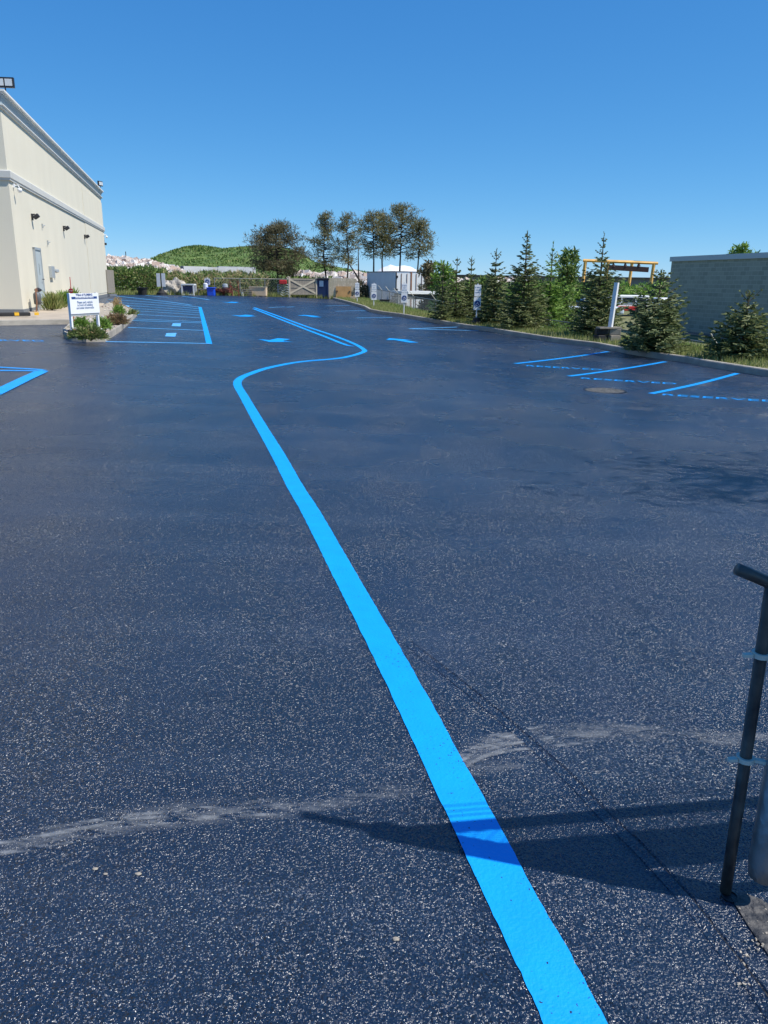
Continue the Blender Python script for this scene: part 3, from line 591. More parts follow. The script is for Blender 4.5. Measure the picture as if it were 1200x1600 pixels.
MB().prism([(-WL/2, -.08), (WL/2, -.08), (WL/2, .08), (-WL/2, .08)], 0, .11).build('rubber_bar', 'black', ws, bevel=.02)
for k in (-1.25, -.42, .42, 1.25)[1:] if WL < 2 else (-.9, -.45, .0, .45, .82):
    x = k*WL/2; MB().box((x, -.083, .06), (.13, .01, .08)).box((x, -.03, .1135), (.13, .09, .008)).build('yellow_patch', 'yellow', ws)
# ---------------------------------------------------------------- hill, rubble, block walls, brush (far left)
def mound(name, m, pts, Y, depth, kind='structure', res=2.0, rough=.6, base=-1.5):    # ridge profile pts = [(px, py)] seen at distance Y
    P = [at(x, y, Y) for x, y in pts]; mb = MB(); x0, x1 = P[0].x, P[-1].x; nx = max(4, int((x1-x0)/res)); ny = max(4, int(2*depth/res))
    def prof(x):
        for a, b in zip(P, P[1:]):
            if x <= b.x: return a.z+(b.z-a.z)*(x-a.x)/max(1e-6, b.x-a.x)
        return P[-1].z
    for j in range(ny+1):
        v_ = -1+2*j/ny
        for i in range(nx+1):
            x = x0+(x1-x0)*i/nx; f = max(0, 1-abs(v_)**1.8); z = base+(prof(x)-base)*f+(rnd.uniform(-rough, rough)*f if 0 < j < ny else 0)*(.5 if abs(v_) < .1 else 1); mb.v.append((x+rnd.uniform(-.3, .3)*res, Y+v_*depth+rnd.uniform(-.3, .3)*res, z))
    for j in range(ny):
        for i in range(nx): a = j*(nx+1)+i; mb.f.append((a, a+1, a+nx+2, a+nx+1))
    o = mb.build(name, m); o.data.shade_smooth(); return tag(o, kind=kind) if kind else o
hp = [(240,425),(255,407),(275,395),(297,387),(315,385),(335,387.5),(350,390.5),(375,388),(400,386),(430,386),(455,391),(475,400),(495,412),(520,418),(560,424),(600,430)]
mound('hill', 'hill', hp, 190, 45, res=1.3, rough=.35)
mb = MB()
P = [at(x, y, 190) for x, y in hp]
for _ in range(14000):
    a = rnd.randrange(len(P)-1); t_ = rnd.random(); x = P[a].x+(P[a+1].x-P[a].x)*t_; zt_ = P[a].z+(P[a+1].z-P[a].z)*t_; v_ = -rnd.random()**1.3; z = -1.5+(zt_+1.5)*(1-abs(v_)**1.8); leafq(mb, Vector((x, 190+v_*45, z-.1)), Vector((rnd.uniform(-.7, .7), rnd.uniform(-.7, .7), 1)), rnd.uniform(.2, .55), .3)
tag(mb.build('hill_scrub', 'hedge'), 'green scrub and weeds covering the round hill', 'scrub', kind='stuff')
def rubble(name, label, pts, Y, depth, n, smin=.25, smax=1.2, base=-1.5):
    P = [at(x, y, Y) for x, y in pts]; mb = MB()
    for _ in range(n):
        a = rnd.randrange(len(P)-1); t_ = rnd.random(); x = P[a].x+(P[a+1].x-P[a].x)*t_; zt_ = P[a].z+(P[a+1].z-P[a].z)*t_
        v_ = rnd.uniform(-1, .6); z = base+(zt_-base)*(1-abs(v_)**1.6); s_ = rnd.uniform(smin, smax)*rnd.random()**.5
        mb.box((x, Y+v_*depth, z-s_*.2), (s_*rnd.uniform(.6, 1.8), s_, s_*rnd.uniform(.3, .8)), rnd.uniform(0, 3), rnd.uniform(-.8, .8), rnd.uniform(-.6, .6))
    return tag(mb.build(name, 'chunk'), label, 'rubble', kind='stuff')
rubble('rubble_heap', 'pink and white heap of broken concrete behind the cream building', [(140,406),(168,402),(180,404),(195,402.5),(208,406),(222,408),(232,407.5),(245,412),(262,416),(278,421)], 105, 9, 5000, .15, .9)
rubble('rubble_heap', 'low pinkish rubble heap in front of the pale block walls', [(318,428),(335,425),(350,427),(362,430)], 92, 4, 500, .2, .7)
rubble('rubble_heap', 'white broken concrete seen between the pines and the wooden fence', [(455,432),(480,427),(500,430),(530,428),(560,430),(600,433),(640,440)], 110, 8, 2200, .3, 1.5)
rubble('rubble_heap', 'orange and white rubble seen between the kerbside spruces', [(640,442),(680,438),(720,440),(760,441),(785,438),(805,436),(820,442)], 95, 8, 1800, .3, 1.2)
for i, (xa, xb, yt, yb, Y, lb) in enumerate(((236,271,412.3,425,118,'grey block wall beside the pink rubble heap'), (284,322,415.5,429,112,'pale block wall below the left end of the hill'), (321,372,417,431,116,'grey block wall below the top of the hill'), (340,398,416,430,120,'long grey block wall partly behind the brown pine'), (268,286,418,429,121,'low tan block wall between two pale walls'))):
    a = at(xa, yt, Y); b = at(xb, yt+.6, Y+3); t = empty('block_wall', lb, 'wall', (a.x, a.y, 0), math.atan2(b.y-a.y, b.x-a.x), 'block walls below the hill'); L_ = math.hypot(b.x-a.x, b.y-a.y)
    mb = MB(); n = max(2, int(L_/1.5))
    for r_ in range(5):
        for k in range(n):
            zz0 = -1.2+(a.z+1.2)*r_/5; mb.box(((k+.5)*L_/n, rnd.uniform(-.04, .04), zz0+(a.z+1.2)/10), (L_/n-.03, .8, (a.z+1.2)/5-.03))
    mb.build('blocks', 'block' if i != 4 else 'walk', t); MB().span(0, L_, -.35, .35, -1.2, a.z-.06).build('joint_fill', 'base', t)
p = at(197, 404, 104); tag(MB().tube([(p.x, p.y, -1), (p.x, p.y, at(197, 393, 104).z)], .05, 6).build('mast', 'dark'), 'thin dark mast sticking up out of the pink rubble heap', 'mast')
# brush behind the far edge of the lot: one tangle
mb = MB(); dry = MB()
def brush(x0p, x1p, ytop, Y0, Y1, n, L=.3, w=.12, mbx=None):
    for _ in range(n):
        px = rnd.uniform(x0p, x1p); Y = rnd.uniform(Y0, Y1); e = math.sin(px*.13)*1.6+math.sin(px*.31+1)*1.2+math.sin(px*.05)*1.5; top = at(px, ytop(px)+e, Y).z; z = top*1.0-(top+.1)*rnd.random()**1.5
        x = at(px, 440, Y).x; (mbx or mb).quad; leafq(mbx or mb, Vector((x, Y, z)), rv()+Vector((0, 0, .5)), L*rnd.uniform(.5, 1.3), w*rnd.uniform(.6, 1.4))
brush(150, 260, lambda x: 420.5+(x-180)*.01, 64, 72, 6500); brush(255, 410, lambda x: 429 if x < 330 else 431, 66, 73, 6500); brush(225, 420, lambda x: 427, 74, 80, 3000); brush(395, 520, lambda x: 436, 69, 74, 3500)
tag(mb.build('brush', 'hedge'), 'tangled green brush growing behind the far edge of the lot', 'brush', kind='stuff')
brush(180, 420, lambda x: 428+4*math.sin(x*.2), 65, 66, 1600, .5, .03, dry)
tag(dry.build('dry_weeds', 'dry'), 'dry tan weed stalks standing among the far brush', 'weeds', kind='stuff')
pts = []
for _ in range(1800):
    x = rnd.uniform(-22, -2); y = FAR(x)+rnd.uniform(.1, 2.5); pts.append((x, y, H(x, y)-.08))
tufts('edge_grass', pts, 'blade', .15, .5, .03, 'grass fringe along the far edge of the asphalt', 'grass')
# ---------------------------------------------------------------- things along the far edge
def far_at(px, back=.35):
    for Y10 in range(500, 720):
        Y = Y10/10; x = at(px, 462, Y).x
        if Y > FAR(x)+back: break
    return Vector((x, Y, H(x, Y)-.03))
def hgt(px, py, p): return at(px, py, p.y).z-p.z
p = far_at(223, .2); mb = MB(); t = empty('black_tub', 'squat black tub at the far edge left of the twin white boards', 'tub', p); MB().lathe([(.28, 0), (.36, .5), (.40, .52), (.33, .5)], 18).build('tub_body', 'black', t); MB().lathe([(.41, .50), (.41, .55), (.36, .55)], 18).build('rim', 'black', t)
p = far_at(253, .3); t = empty('twin_board_sign', 'pair of narrow white vertical boards on a black base at the far edge', 'sign', p); zt = hgt(253, 427, p); zl = hgt(253, 448, p)
for sx in (-1, 1): MB().box((sx*.19, 0, (zt+zl)/2), (.27, .04, zt-zl)).build('board', 'white', t)
MB().tube([(0, .03, .3), (0, .03, zt)], .035).build('post', 'dark', t); MB().lathe([(.38, 0), (.36, .18), (.2, .3), (.12, .5), (.05, .52)], 18).build('base', 'black', t)
p = far_at(265, 1.2); mb = MB(); bm = bmesh.new(); bmesh.ops.create_icosphere(bm, subdivisions=4, radius=1)
for v_ in bm.verts:
    q = v_.co*2.3; f = 1+.14*math.sin(q.x*2.1+q.z*3)+.10*math.sin(q.y*3+q.x*4)+rnd.uniform(-.035, .035); v_.co = Vector((v_.co.x*.85*f, v_.co.y*.6*f, max(-.1, v_.co.z*.8*f+.35)))
me = bpy.data.meshes.new('boulder'); bm.to_mesh(me); bm.free(); o = bpy.data.objects.new('boulder', me); S.collection.objects.link(o); me.materials.append(mat('pale_rock', (.42, .38, .32), .95, var=.35, scale=3, bump=1, bscale=8)); o.location = (p.x+.4, p.y, p.z); tag(o, 'pale boulder among the weeds at the far edge beside the white framed cage', 'boulder')
def size(px0, px1, p): return (px1-px0)/F*p.y*1.0
p = far_at(294, .3); w = size(284.5, 303.5, p); h = hgt(294, 443.5, p); t = empty('framed_cage', 'white framed open cage with a dark interior at the far edge', 'cage', p)
for x in (-w/2+.04, w/2-.04):
    for y in (0, .7): MB().span(x-.05, x+.05, y-.04, y+.04, 0, h-.1).build('leg', 'white', t)
MB().span(-w/2, w/2, -.05, .76, h-.1, h).build('top_rail', 'white', t); MB().span(-w/2+.1, w/2-.1, -.04, .04, .0, .12).build('bottom_rail', 'white', t); MB().span(-w/2+.1, w/2-.1, .02, .66, .13, h*.8).build('dark_load', 'navy', t); MB().span(-w/2+.1, w/2-.1, .70, .72, h*.6, h-.1).build('back_panel', 'dark', t)
mb = MB()
for k in range(6): mb.box((-w/2+.2+k*(w-.4)/5, .35, h*.66), (.16, .2, .08), rnd.random())
mb.build('scrap', 'palewood', t)
p = far_at(319, .35); t = empty('timber_stand', 'low wooden stand with pale cans on it left of the blue bin', 'stand', p); h = hgt(319, 452, p)
MB().box((0, .2, h), (1.0, .5, .06)).build('shelf', 'greywood', t)
for x in (-.42, .42): MB().box((x, .2, h/2), (.07, .4, h)).build('leg', 'greywood', t)
p2 = (p.x+.1, p.y+.2, p.z+h+.03); tag(MB().lathe([(.16, 0), (.17, .02), (.17, .38), (.1, .42)], 14).build('paint_can', 'white', loc=p2), 'white drum standing on the low wooden stand', 'drum')
def access_sign(p, zt, w=.3, hu=.45, hl=.47, rz=0, label='', group='accessible parking signs', base='none', lw='white'):
    t = empty('accessible_parking_sign', label, 'sign', p, rz, group); gap = .03
    MB().tube([(0, .02, -.05), (0, .02, zt+.05)], .026).build('post', 'white', t)
    u = MB().box((0, -.015, zt-hu/2), (w*.92, .012, hu)).build('notice_panel', lw, t, bevel=.004)
    for k, q in enumerate(('BY PERMIT', 'ONLY', '$300 FINE')): text(q, .05, 'ink', parent=u, loc=(0, -.023, zt-.12-.1*k), ext=.001)
    l = MB().box((0, -.017, zt-hu-gap-hl/2), (w, .014, hl)).build('symbol_panel', 'white', t, bevel=.004); zc = zt-hu-gap-hl/2
    MB().disc((0, -.026, zc), w*.40, 24, t=.004).build('blue_disc', 'inkblue', l)
    mb = MB(); q = w*.4; y = -.033
    mb.tube([(q*.0, y, zc+q*.62), (q*.0, y, zc+q*.58)], q*.12); mb.tube([(0, y, zc+q*.42), (q*.02, y, zc-q*.05), (q*.42, y, zc-q*.08), (q*.55, y, zc-q*.5)], q*.07, 6); mb.tube([(0, y, zc+q*.2), (q*.38, y, zc+q*.2)], q*.06, 6)
    mb.tube([(q*(-.12+.42*math.cos(a)), y, zc-q*.25+q*.42*math.sin(a)) for a in [R(100+k*24) for k in range(10)]], q*.06, 6); mb.build('wheelchair_symbol', 'white', l)
    if base == 'block': MB().lathe([(.22, -.02), (.23, .1), (.15, .16), (.15, .26), (.05, .28)], 14).build('base', 'black', t)
    if base == 'plate': MB().box((0, 0, .02), (.3, .3, .04)).build('base', 'kerb', t)
    return t
p = far_at(325, .4); access_sign(p, hgt(325, 434.5, p), .42, .03, .42, label='accessible parking sign standing behind the bright blue bin', lw='white')
p = far_at(330.5, .05); t = empty('blue_bin', 'bright blue open plastic bin at the far edge', 'bin', p); w = size(324, 336.5, p)/2; h = hgt(330, 449, p)
MB().prism([(-w*.85, -.3), (w*.85, -.3), (w*.85, .3), (-w*.85, .3)], 0, h*.9).build('bin_body', 'binblue', t, bevel=.04); MB().box((0, 0, h*.94), (w*2.0, .7, h*.12)).build('rim', 'binblue', t, bevel=.02)
p = far_at(345, .3); t = empty('scrap_pile', 'rusty red stack of old metal scrap right of the blue bin', 'scrap', p); h = hgt(345, 449.5, p); mb = MB()
for k in range(16): mb.box((rnd.uniform(-.55, .5), rnd.uniform(-.1, .4), rnd.uniform(.1, h-.1)), (rnd.uniform(.2, .9), .3, rnd.uniform(.05, .25)), rnd.uniform(-.3, .3), 0, rnd.uniform(-.3, .3))
mb.build('scrap_metal', 'rust', t); MB().lathe([(.12, h-.1), (.22, h+.05), (.2, h+.25), (.1, h+.3)], 12, (.35, .1)).build('grey_pot', 'metalgrey', t)
for px, lb in ((356, 'rusty bent frame beside the rusty scrap stack'), (366, 'rusty upright frame leaning on the far fence')):
    p = far_at(px, .3); mb = MB(); h = hgt(px, 446 if px < 360 else 438, p); mb.tube([(-.35, 0, 0), (-.3, .1, h), (.3, .1, h*.95), (.36, 0, 0)], .04, 6); mb.tube([(-.3, 0, h*.3), (.3, .1, h*.6)], .03, 6); mb.tube([(.3, 0, h*.3), (-.3, .1, h*.6)], .03, 6); tag(mb.build('rusty_frame', 'rust', loc=p), lb, 'frame', 'rusty frames by the far fence')
p = far_at(379, .25); tag(MB().lathe([(.1, 0), (.13, .05), (.1, .3), (.04, .42), (.04, .48)], 12).build('white_jug', 'white', loc=p), 'small white jug between the rusty frames and the pale crate', 'jug')
p = far_at(386, .3); t = empty('timber_offcuts', 'low dark pallet leaning left of the pale wooden crate', 'pallet', p); mb = MB()
for k in range(4): mb.box((0, 0, .1+.13*k), (.8, .35, .05), .05*k)
mb.build('slats', 'greywood', t); MB().span(-.3, -.2, -.1, .15, 0, .5).build('bearer', 'greywood', t); MB().span(.2, .3, -.1, .15, 0, .5).build('bearer', 'greywood', t)
p = far_at(402.5, .1); w = size(390.5, 415.5, p); h = hgt(402, 449, p); t = empty('wooden_crate', 'pale wooden crate lying on the far edge of the asphalt', 'crate', p)
MB().span(-w/2, w/2, 0, .8, .07, h).build('crate_box', 'palewood', t, bevel=.01); MB().span(-w/2-.02, w/2+.02, -.05, .85, h, h+.05).build('lid', 'lightwood', t)
for x in (-w*.35, 0, w*.35): MB().span(x-.08, x+.08, -.01, .8, 0, .068).build('skid', 'greywood', t)
# chain link fence at the far edge
def chainlink(name, label, P, zb, zt, step=.13, post_every=3.0, group=None, outrig=False, wr=.0035, posts='fencepost', zfun=None):
    # P: list of ground points; zb/zt functions(x, y) -> z; woven wire as real crossing wires
    t = empty(name, label, 'fence', (P[0].x, P[0].y, 0), 0, group); o = Vector((P[0].x, P[0].y, 0)); wires = MB(); rail = []
    for a, b in zip(P, P[1:]):
        L_ = (b-a).length; n = max(1, round(L_/post_every))
        for k in range(n):
            p = a.lerp(b, k/n); q = a.lerp(b, (k+1)/n); z0a, z0b, z1a, z1b = zb(p), zb(q), zt(p), zt(q); W_ = (q-p).length; Ht = z1a-z0a
            mb = MB(); mb.tube([(p.x-o.x, p.y-o.y, z0a-.1), (p.x-o.x, p.y-o.y, z1a+.03)], .03, 8); po = mb.build('post', posts, t, smooth=False)
            if outrig:
                d = (q-p).normalized(); nn = Vector((-d.y, d.x)); 
                if nn.x > 0: nn = -nn
                MB().tube([(p.x-o.x, p.y-o.y, z1a), (p.x-o.x+nn.x*.28, p.y-o.y+nn.y*.28, z1a+.32)], .018, 6).build('outrigger_arm', 'brightgalv', po)
                for s_ in (.35, .65, .97): wires.tube([(p.x-o.x+nn.x*.28*s_, p.y-o.y+nn.y*.28*s_, z1a+.32*s_), (q.x-o.x+nn.x*.28*s_, q.y-o.y+nn.y*.28*s_, z1b+.32*s_)], .003, 3, False)
            rail.append((p.x-o.x, p.y-o.y, z1a))
            m_ = int((W_+Ht)/step)
            for sg in (1, -1):
                for i in range(m_):
                    s0_ = i*step-Ht; u0, v0, u1, v1 = s0_, 0, s0_+Ht, 1
                    if u0 < 0: v0 = -u0/Ht; u0 = 0
                    if u1 > W_: v1 = 1-(u1-W_)/Ht; u1 = W_
                    if v1 <= v0: continue
                    if sg < 0: v0, v1 = 1-v0, 1-v1
                    A = p.lerp(q, u0/W_); Bq = p.lerp(q, u1/W_); za = z0a+(z0b-z0a)*u0/W_; zb_ = z0a+(z0b-z0a)*u1/W_; ta = z1a+(z1b-z1a)*u0/W_; tb = z1a+(z1b-z1a)*u1/W_
                    wires.tube([(A.x-o.x, A.y-o.y, za+(ta-za)*v0), (Bq.x-o.x, Bq.y-o.y, zb_+(tb-zb_)*v1)], wr, 3, False)
    p = P[-1]; MB().tube([(p.x-o.x, p.y-o.y, zb(p)-.1), (p.x-o.x, p.y-o.y, zt(p)+.03)], .03, 8).build('post', posts, t); rail.append((p.x-o.x, p.y-o.y, zt(p)))
    MB().tube(rail, .022, 6).build('top_rail', posts, t); wires.build('wire_mesh', 'galv', t); return t
fa = far_at(336, 1.3); fb = far_at(452, 1.0); fp = [Vector((fa.x, fa.y)), Vector((fb.x, fb.y))]; ztf = at(400, 435.5, (fa.y+fb.y)/2).z
chainlink('chain_link_fence', 'chain link fence behind the scrap at the far edge', fp, lambda p: H(p.x, p.y)-.05, lambda p: ztf, .22, 2.2, 'chain link fences', wr=.007)
# grill rack with red item
p = far_at(443, .3); w = size(434.5, 451, p); h = hgt(443, 444, p); t = empty('metal_rack', 'metal shelf rack with wavy bars left of the wooden gate', 'rack', p)
for x in (-w/2, w/2): MB().tube([(x, 0, 0), (x, 0, h)], .03).build('leg', 'metalgrey', t)
for k in range(5): MB().tube([(-w/2+w*q/8, 0, .2+k*h*.18+.08*math.sin(q*1.2)) for q in range(9)], .03, 6).build('bar', 'metalgrey', t)
tag(MB().prism([(-w*.35, -.2), (w*.35, -.2), (w*.28, .2), (-w*.3, .2)], h+.0, h+.32).build('red_jerrycan', 'red', loc=p, bevel=.05), 'red container sitting on top of the metal rack', 'container')
# wooden gate with cross brace, dumpster, board fence, plywood
pa = far_at(452.5, .3); pb = far_at(494.5, .3); zt = at(473, 434.5, pa.y).z-pa.z; w = math.hypot(pb.x-pa.x, pb.y-pa.y); t = empty('wooden_gate', 'grey wooden gate with an X brace left of the navy dumpster', 'gate', pa, math.atan2(pb.y-pa.y, pb.x-pa.x))
mb = MB(); n = 16
for k in range(n): mb.span((k+.04)*w/n, (k+.96)*w/n, 0, .03, .22, zt-.03)
mb.build('boards', 'greywood', t)
for a, b in (((0, .3), (w, zt-.1)), ((0, zt-.1), (w, .3))):
    L_ = math.hypot(b[0]-a[0], b[1]-a[1]); MB().box((w/2, -.02-.005*(a[1] > 1), (a[1]+b[1])/2), (L_, .03, .13), 0, 0, -math.atan2(b[1]-a[1], b[0]-a[0])).build('brace', 'lightwood', t)
for z in (.28, zt*.53, zt-.1): MB().box((w/2, -.012, z), (w, .025, .11)).build('rail', 'greywood', t)
for x in (0, w): MB().span(x-.07, x+.07, -.06, .1, -.02, zt+(.25 if x else .1)).build('post', 'lightwood', t)
p = far_at(504.5, .25); w = size(496, 513, p); h = hgt(504, 434, p); t = empty('dumpster', 'tall navy blue steel dumpster between the gate and the board fence', 'dumpster', p)
MB().prism([(-w/2, 0), (w/2, 0), (w/2, 1.2), (-w/2, 1.2)], .1, h*.93).build('container', 'navy', t, bevel=.03); MB().box((0, .55, h*.96), (w+.1, 1.35, .08), rx=.05).build('lid', 'black', t)
MB().box((-w*.12, -.012, h*.72), (w*.36, .02, h*.28)).build('placard', 'trailer', t)
for x in (-w*.45, w*.45): MB().span(x-.04, x+.04, -.04, 0, .1, h*.9).build('rib', 'navy', t)
pa = far_at(513.5, .35); pb = Vector((at(557, 466, pa.y+.2).x, pa.y+.2, 0)); zt = at(535, 434.5, 64).z; zg = H(-4, 64); w = math.hypot(pb.x-pa.x, pb.y-pa.y)
t = empty('board_fence', 'weathered vertical board fence right of the navy dumpster', 'fence', (pa.x, pa.y, zg), math.atan2(pb.y-pa.y, pb.x-pa.x)); mb = MB(); n = 17
for k in range(n): mb.span((k+.04)*w/n, (k+.96)*w/n, 0, .03+.01*(k % 2), .02, zt-zg+rnd.uniform(-.02, .02))
mb.build('boards', 'wood', t); MB().span(0, w, .042, .1, .5, .6).span(0, w, .042, .1, 1.3, 1.4).build('rails', 'wood', t)
p = Vector((at(536.5, 460, pa.y-.25).x, pa.y-.25, H(-3.5, 63))); w = size(524.5, 547.5, p); h = at(536, 447.5, pa.y-.25).z-p.z; t = empty('plywood_sheet', 'orange brown plywood sheet leaning on the board fence', 'plywood', p, -.02)
MB().box((0, .2, h/2), (w, .025, h), rx=-.12).build('sheet', 'ply', t)
for x, z in ((-w*.42, h*.62), (w*.4, h*.6)): MB().box((x, .17, z), (.12, .03, .12), rx=-.12).build('knot_hole', 'bark', t)
tag(MB().box((0, 0, .15), (.5, .3, .3)).box((.1, 0, .33), (.3, .2, .06)).build('yellow_block', 'palewood', loc=(at(553, 470, 59.5).x, 59.5, H(-2, 59)+.1)), 'pale timber block on the grass at the foot of the board fence', 'block')
# ---------------------------------------------------------------- verge: signs, fence, grass, blocks
def verge_pt(px, py, up=.12): p = g(px, py, up); return Vector((p.x, p.y, H(p.x, p.y)+up))
for px, py, yt, lb, bs in ((558, 473, 441.5, 'farthest accessible parking sign of the kerb row beside the board fence', 'none'), (584, 480, 443, 'accessible parking sign in front of the side of the box trailer', 'plate'), (631, 491, 442.5, 'accessible parking sign in front of the white trailer doors', 'none'), (744, 507, 444.5, 'nearest accessible parking sign of the kerb row, on a black base by the spruces', 'block')):
    p = verge_pt(px, py); s_ = 1
    access_sign(p, hgt(px, yt+.5, p), .30, .42 if px < 700 else .46, .44 if px < 700 else .5, .15, lb, base=bs)
pts = []
for _ in range(9000):
    y = rnd.uniform(10, 63)**1.0; d = rnd.uniform(.2, 3.2); x = K(y)+d; pts.append((x, y, HG(x, y)))
tufts('verge_grass', pts, 'blade', .05, .20, .012, 'short patchy grass on the strip behind the kerb', 'grass', 5, .12)
pts = []
for _ in range(1500):
    y = rnd.uniform(20, 62); d = rnd.uniform(1.6, 3.4); x = K(y)+d; pts.append((x, y, HG(x, y)))
tufts('verge_weeds', pts, 'leaf', .06, .2, .015, 'taller green weeds along the foot of the verge fence', 'weeds', 5, .15)
def zfence(p):
    for (y0, z0), (y1, z1) in zip(FZ, FZ[1:]):
        if p.y <= y1: return z0+(z1-z0)*(p.y-y0)/(y1-y0)
    return FZ[-1][1]
fpx = [(563,447),(590,452.5),(616,456.8),(626,460),(647,463.5),(663,467),(685,471),(843,498),(883,502.5),(1062,527.5),(1093,532.5),(1240,556)]
fw = []
for px, py in fpx:                 # fence line stands 2.6 m behind the kerb
    best = min(frange(12, 62, .25), key=lambda Y: abs(at(px, py, Y).x-(K(Y)+2.5))); a = at(px, py, best); fw.append(a)
fw.sort(key=lambda a: a.y); FZ = [(0, fw[0].z)]+[(a.y, a.z) for a in fw]+[(90, fw[-1].z)]
for k in range(1, len(FZ)-1): pass
fy = [fw[0].y-6]+[a.y for a in fw]
chainlink('chain_link_fence', 'long chain link fence with angled arms behind the kerbside spruces', [Vector((K(y)+2.5, y)) for y in (14, 20, 26, 32, 38, 44, 50, 56, 61)], lambda p: HG(p.x, p.y)-.03, lambda p: zfence(p), .16, 3.0, 'chain link fences', True, wr=.004)
# leaning white post on timber blocks
p = verge_pt(952, 533); t = empty('leaning_post', 'leaning white square post rising from timber blocks between two spruces', 'post', p, .1); zt = hgt(966, 441.5, p); dx = at(966, 441.5, p.y).x-at(953, 533, p.y).x
MB().tube([(0, .05, .25), (dx, .05, zt)], .085, 4).build('post_shaft', 'white', t)
for i, (x, y, z, rz) in enumerate(((-.32, .0, .1, .3), (-.28, .05, .30, -.1), (.12, -.05, .1, .1), (.14, 0, .30, -.15))):
    MB().box((x, y, z), (.36, .3, .19), rz).build('block', 'black' if x < 0 else 'greywood', t, bevel=.015)
MB().box((-.05, 0, .425), (.75, .34, .05), .05).build('cap_board', 'greywood', t)
# spruces
for px, py, yt, hw, m, dn, ld, lb in (
  (690,501,411,17,'spruce',.8,.2,'small thin topped spruce farthest along the kerb row by the flatbed'), (711,500,401,25,'spruce',.8,.22,'sparse spruce with a bare leader left of the nearest accessible parking sign'), (733,499,401,23,'spruce',.9,.2,'narrow spruce directly behind the nearest accessible parking sign'),
  (770,507,389,30,'spruce',1,.16,'dark full spruce right of the nearest accessible parking sign'), (815,514,361,39,'spruce',1,.17,'tallest kerbside spruce with a forked bare top'), (930,525,364,42,'spruce',1,.24,'broad spruce with a very long thin leader in front of the yellow crane'),
  (1020,549,424,50,'spruceb',1.15,.1,'squat bushy spruce right of the leaning white post'), (1157,561,458,52,'spruce',1.1,.14,'light tipped small spruce in front of the dark green building')):
    p = verge_pt(px, py); h = hgt(px, yt, p); spruce('spruce_tree', lb, p, h, hw/F*p.y*1.02, m, dn, ld, lean=.0 if px != 1020 else .0)
p = at(856, 500, 36); zg = HG(p.x, 36); spruce('spruce_tree', 'fresh green spruce standing behind the row right of the tallest one', (p.x, 36, zg), at(857, 379, 36).z-zg, 34/F*36, 'leaf', 1, .2)
p = at(1157, 400, 60); tree('garden_tree', 'leafy treetop showing above the dark green building roof', (p.x, 60, -1.4), at(1157, 385, 60).z+1.4, 3.3, 1.1, 'leaf', 22, 26, .3, .1, prad=.4)
for px, yt, Y, hw, m, lb, tr_ in ((885,398,40,26,'hedge','olive broadleaf tree between the fresh green spruce and the long leader spruce',1), (872,446,44,18,'leaf','bright green bush left of the long leader spruce',1), (693,415,48,24,'leaf','bright green small tree at the left end of the spruce row',1), (670,408,56,20,'brownpine','drooping brown pine behind the flatbed',1), (760,436,42,24,'hedge','dark green bush between the spruces behind the nearest accessible sign',1)):
    p = at(px, 440, Y); zg = HG(p.x, Y); tree('broadleaf_tree', lb, (p.x, Y, zg), at(px, yt, Y).z-zg, .5, hw/F*Y, m, 30, 30, .20, .09, prad=.36, bark='bark')
# brush and small trees behind the right fence
mb = MB()
for _ in range(15000):
    px = rnd.uniform(660, 1075); Y = rnd.uniform(76, 88); top = at(px, 443+(px-700)*.013+3*math.sin(px*.09)+2.5*math.sin(px*.23), Y).z; z = top-(top+1.3)*rnd.random()**1.4; x = at(px, 440, Y).x; leafq(mb, Vector((x, Y, z)), rv()+Vector((0, 0, .5)), rnd.uniform(.2, .6), rnd.uniform(.1, .22))
tag(mb.build('brush', 'leaf'), 'bright green brush beyond the vehicles and below the yellow crane', 'brush', kind='stuff')
# ---------------------------------------------------------------- pines and brown tree at the back
for px, yt, yc, hw, Y, m, lb, ln, nn, pr in (
  (433,350,425,40,70,'brownpine','wide brown green pine in front of the right end of the hill',(.0,0),60,.55), (508,328,418,27,72,'pine','slender straight pine leftmost of the group behind the board fence',(0,0),40,.30), (541,334,410,23,72,'pine','thin pine with a lone tuft on top behind the board fence',(-.02,0),30,.32),
  (579,331,398,25,74,'pine','forked pine rising behind the left end of the box trailer',(-.03,0),34,.40), (626,318,395,32,74,'pine','tallest pine rising behind the box trailer doors',(0,0),46,.45), (655,342,400,25,73,'pine','right hand pine of the group leaning over the trailer doors',(.02,0),32,.40), (600,332,395,24,77,'pine','pine half hidden between the tallest and the forked pine',(.01,0),30,.42)):
    p = at(px, 440, Y); zg = HG(p.x, Y); h = at(px, yt, Y).z-zg; cb_ = max(.6, at(px, yc, Y).z-zg)
    tree('pine_tree', lb, (p.x-ln[0]*h, Y, zg), h, cb_, hw/F*Y*1.18, m, int(nn*1.7), 21 if m == 'pine' else 46, .26, .045, prad=pr*.95, group='pines behind the far fence', bend=.12, top=.5 if px == 508 else .1 if px == 433 else .3)
p = at(553, 450, 68); tag(MB().tube([(at(545, 440, 68).x, 68, at(545, 412, 68).z), (at(556, 440, 68).x, 67.6, at(556, 428, 68).z), (at(572, 440, 68).x, 67, at(572, 455, 68).z)], [.04, .07, .10], 6).tube([(at(561, 440, 68).x, 68.3, 0), (at(559, 440, 68).x, 68.3, at(559, 378, 68).z)], [.09, .03], 6).build('dead_trunk', 'darkbark'), 'bare fallen dark trunk leaning across a thin dead stem beside the trailer', 'tree')
shrub('brush_shrub', 'tangled brown shrub between the board fence and the box trailer', (at(567, 460, 66).x, 66, H(0, 66)-.1), 1.0, .8, at(567, 436, 66).z-.1, 'brownpine', 900, .3, .06)
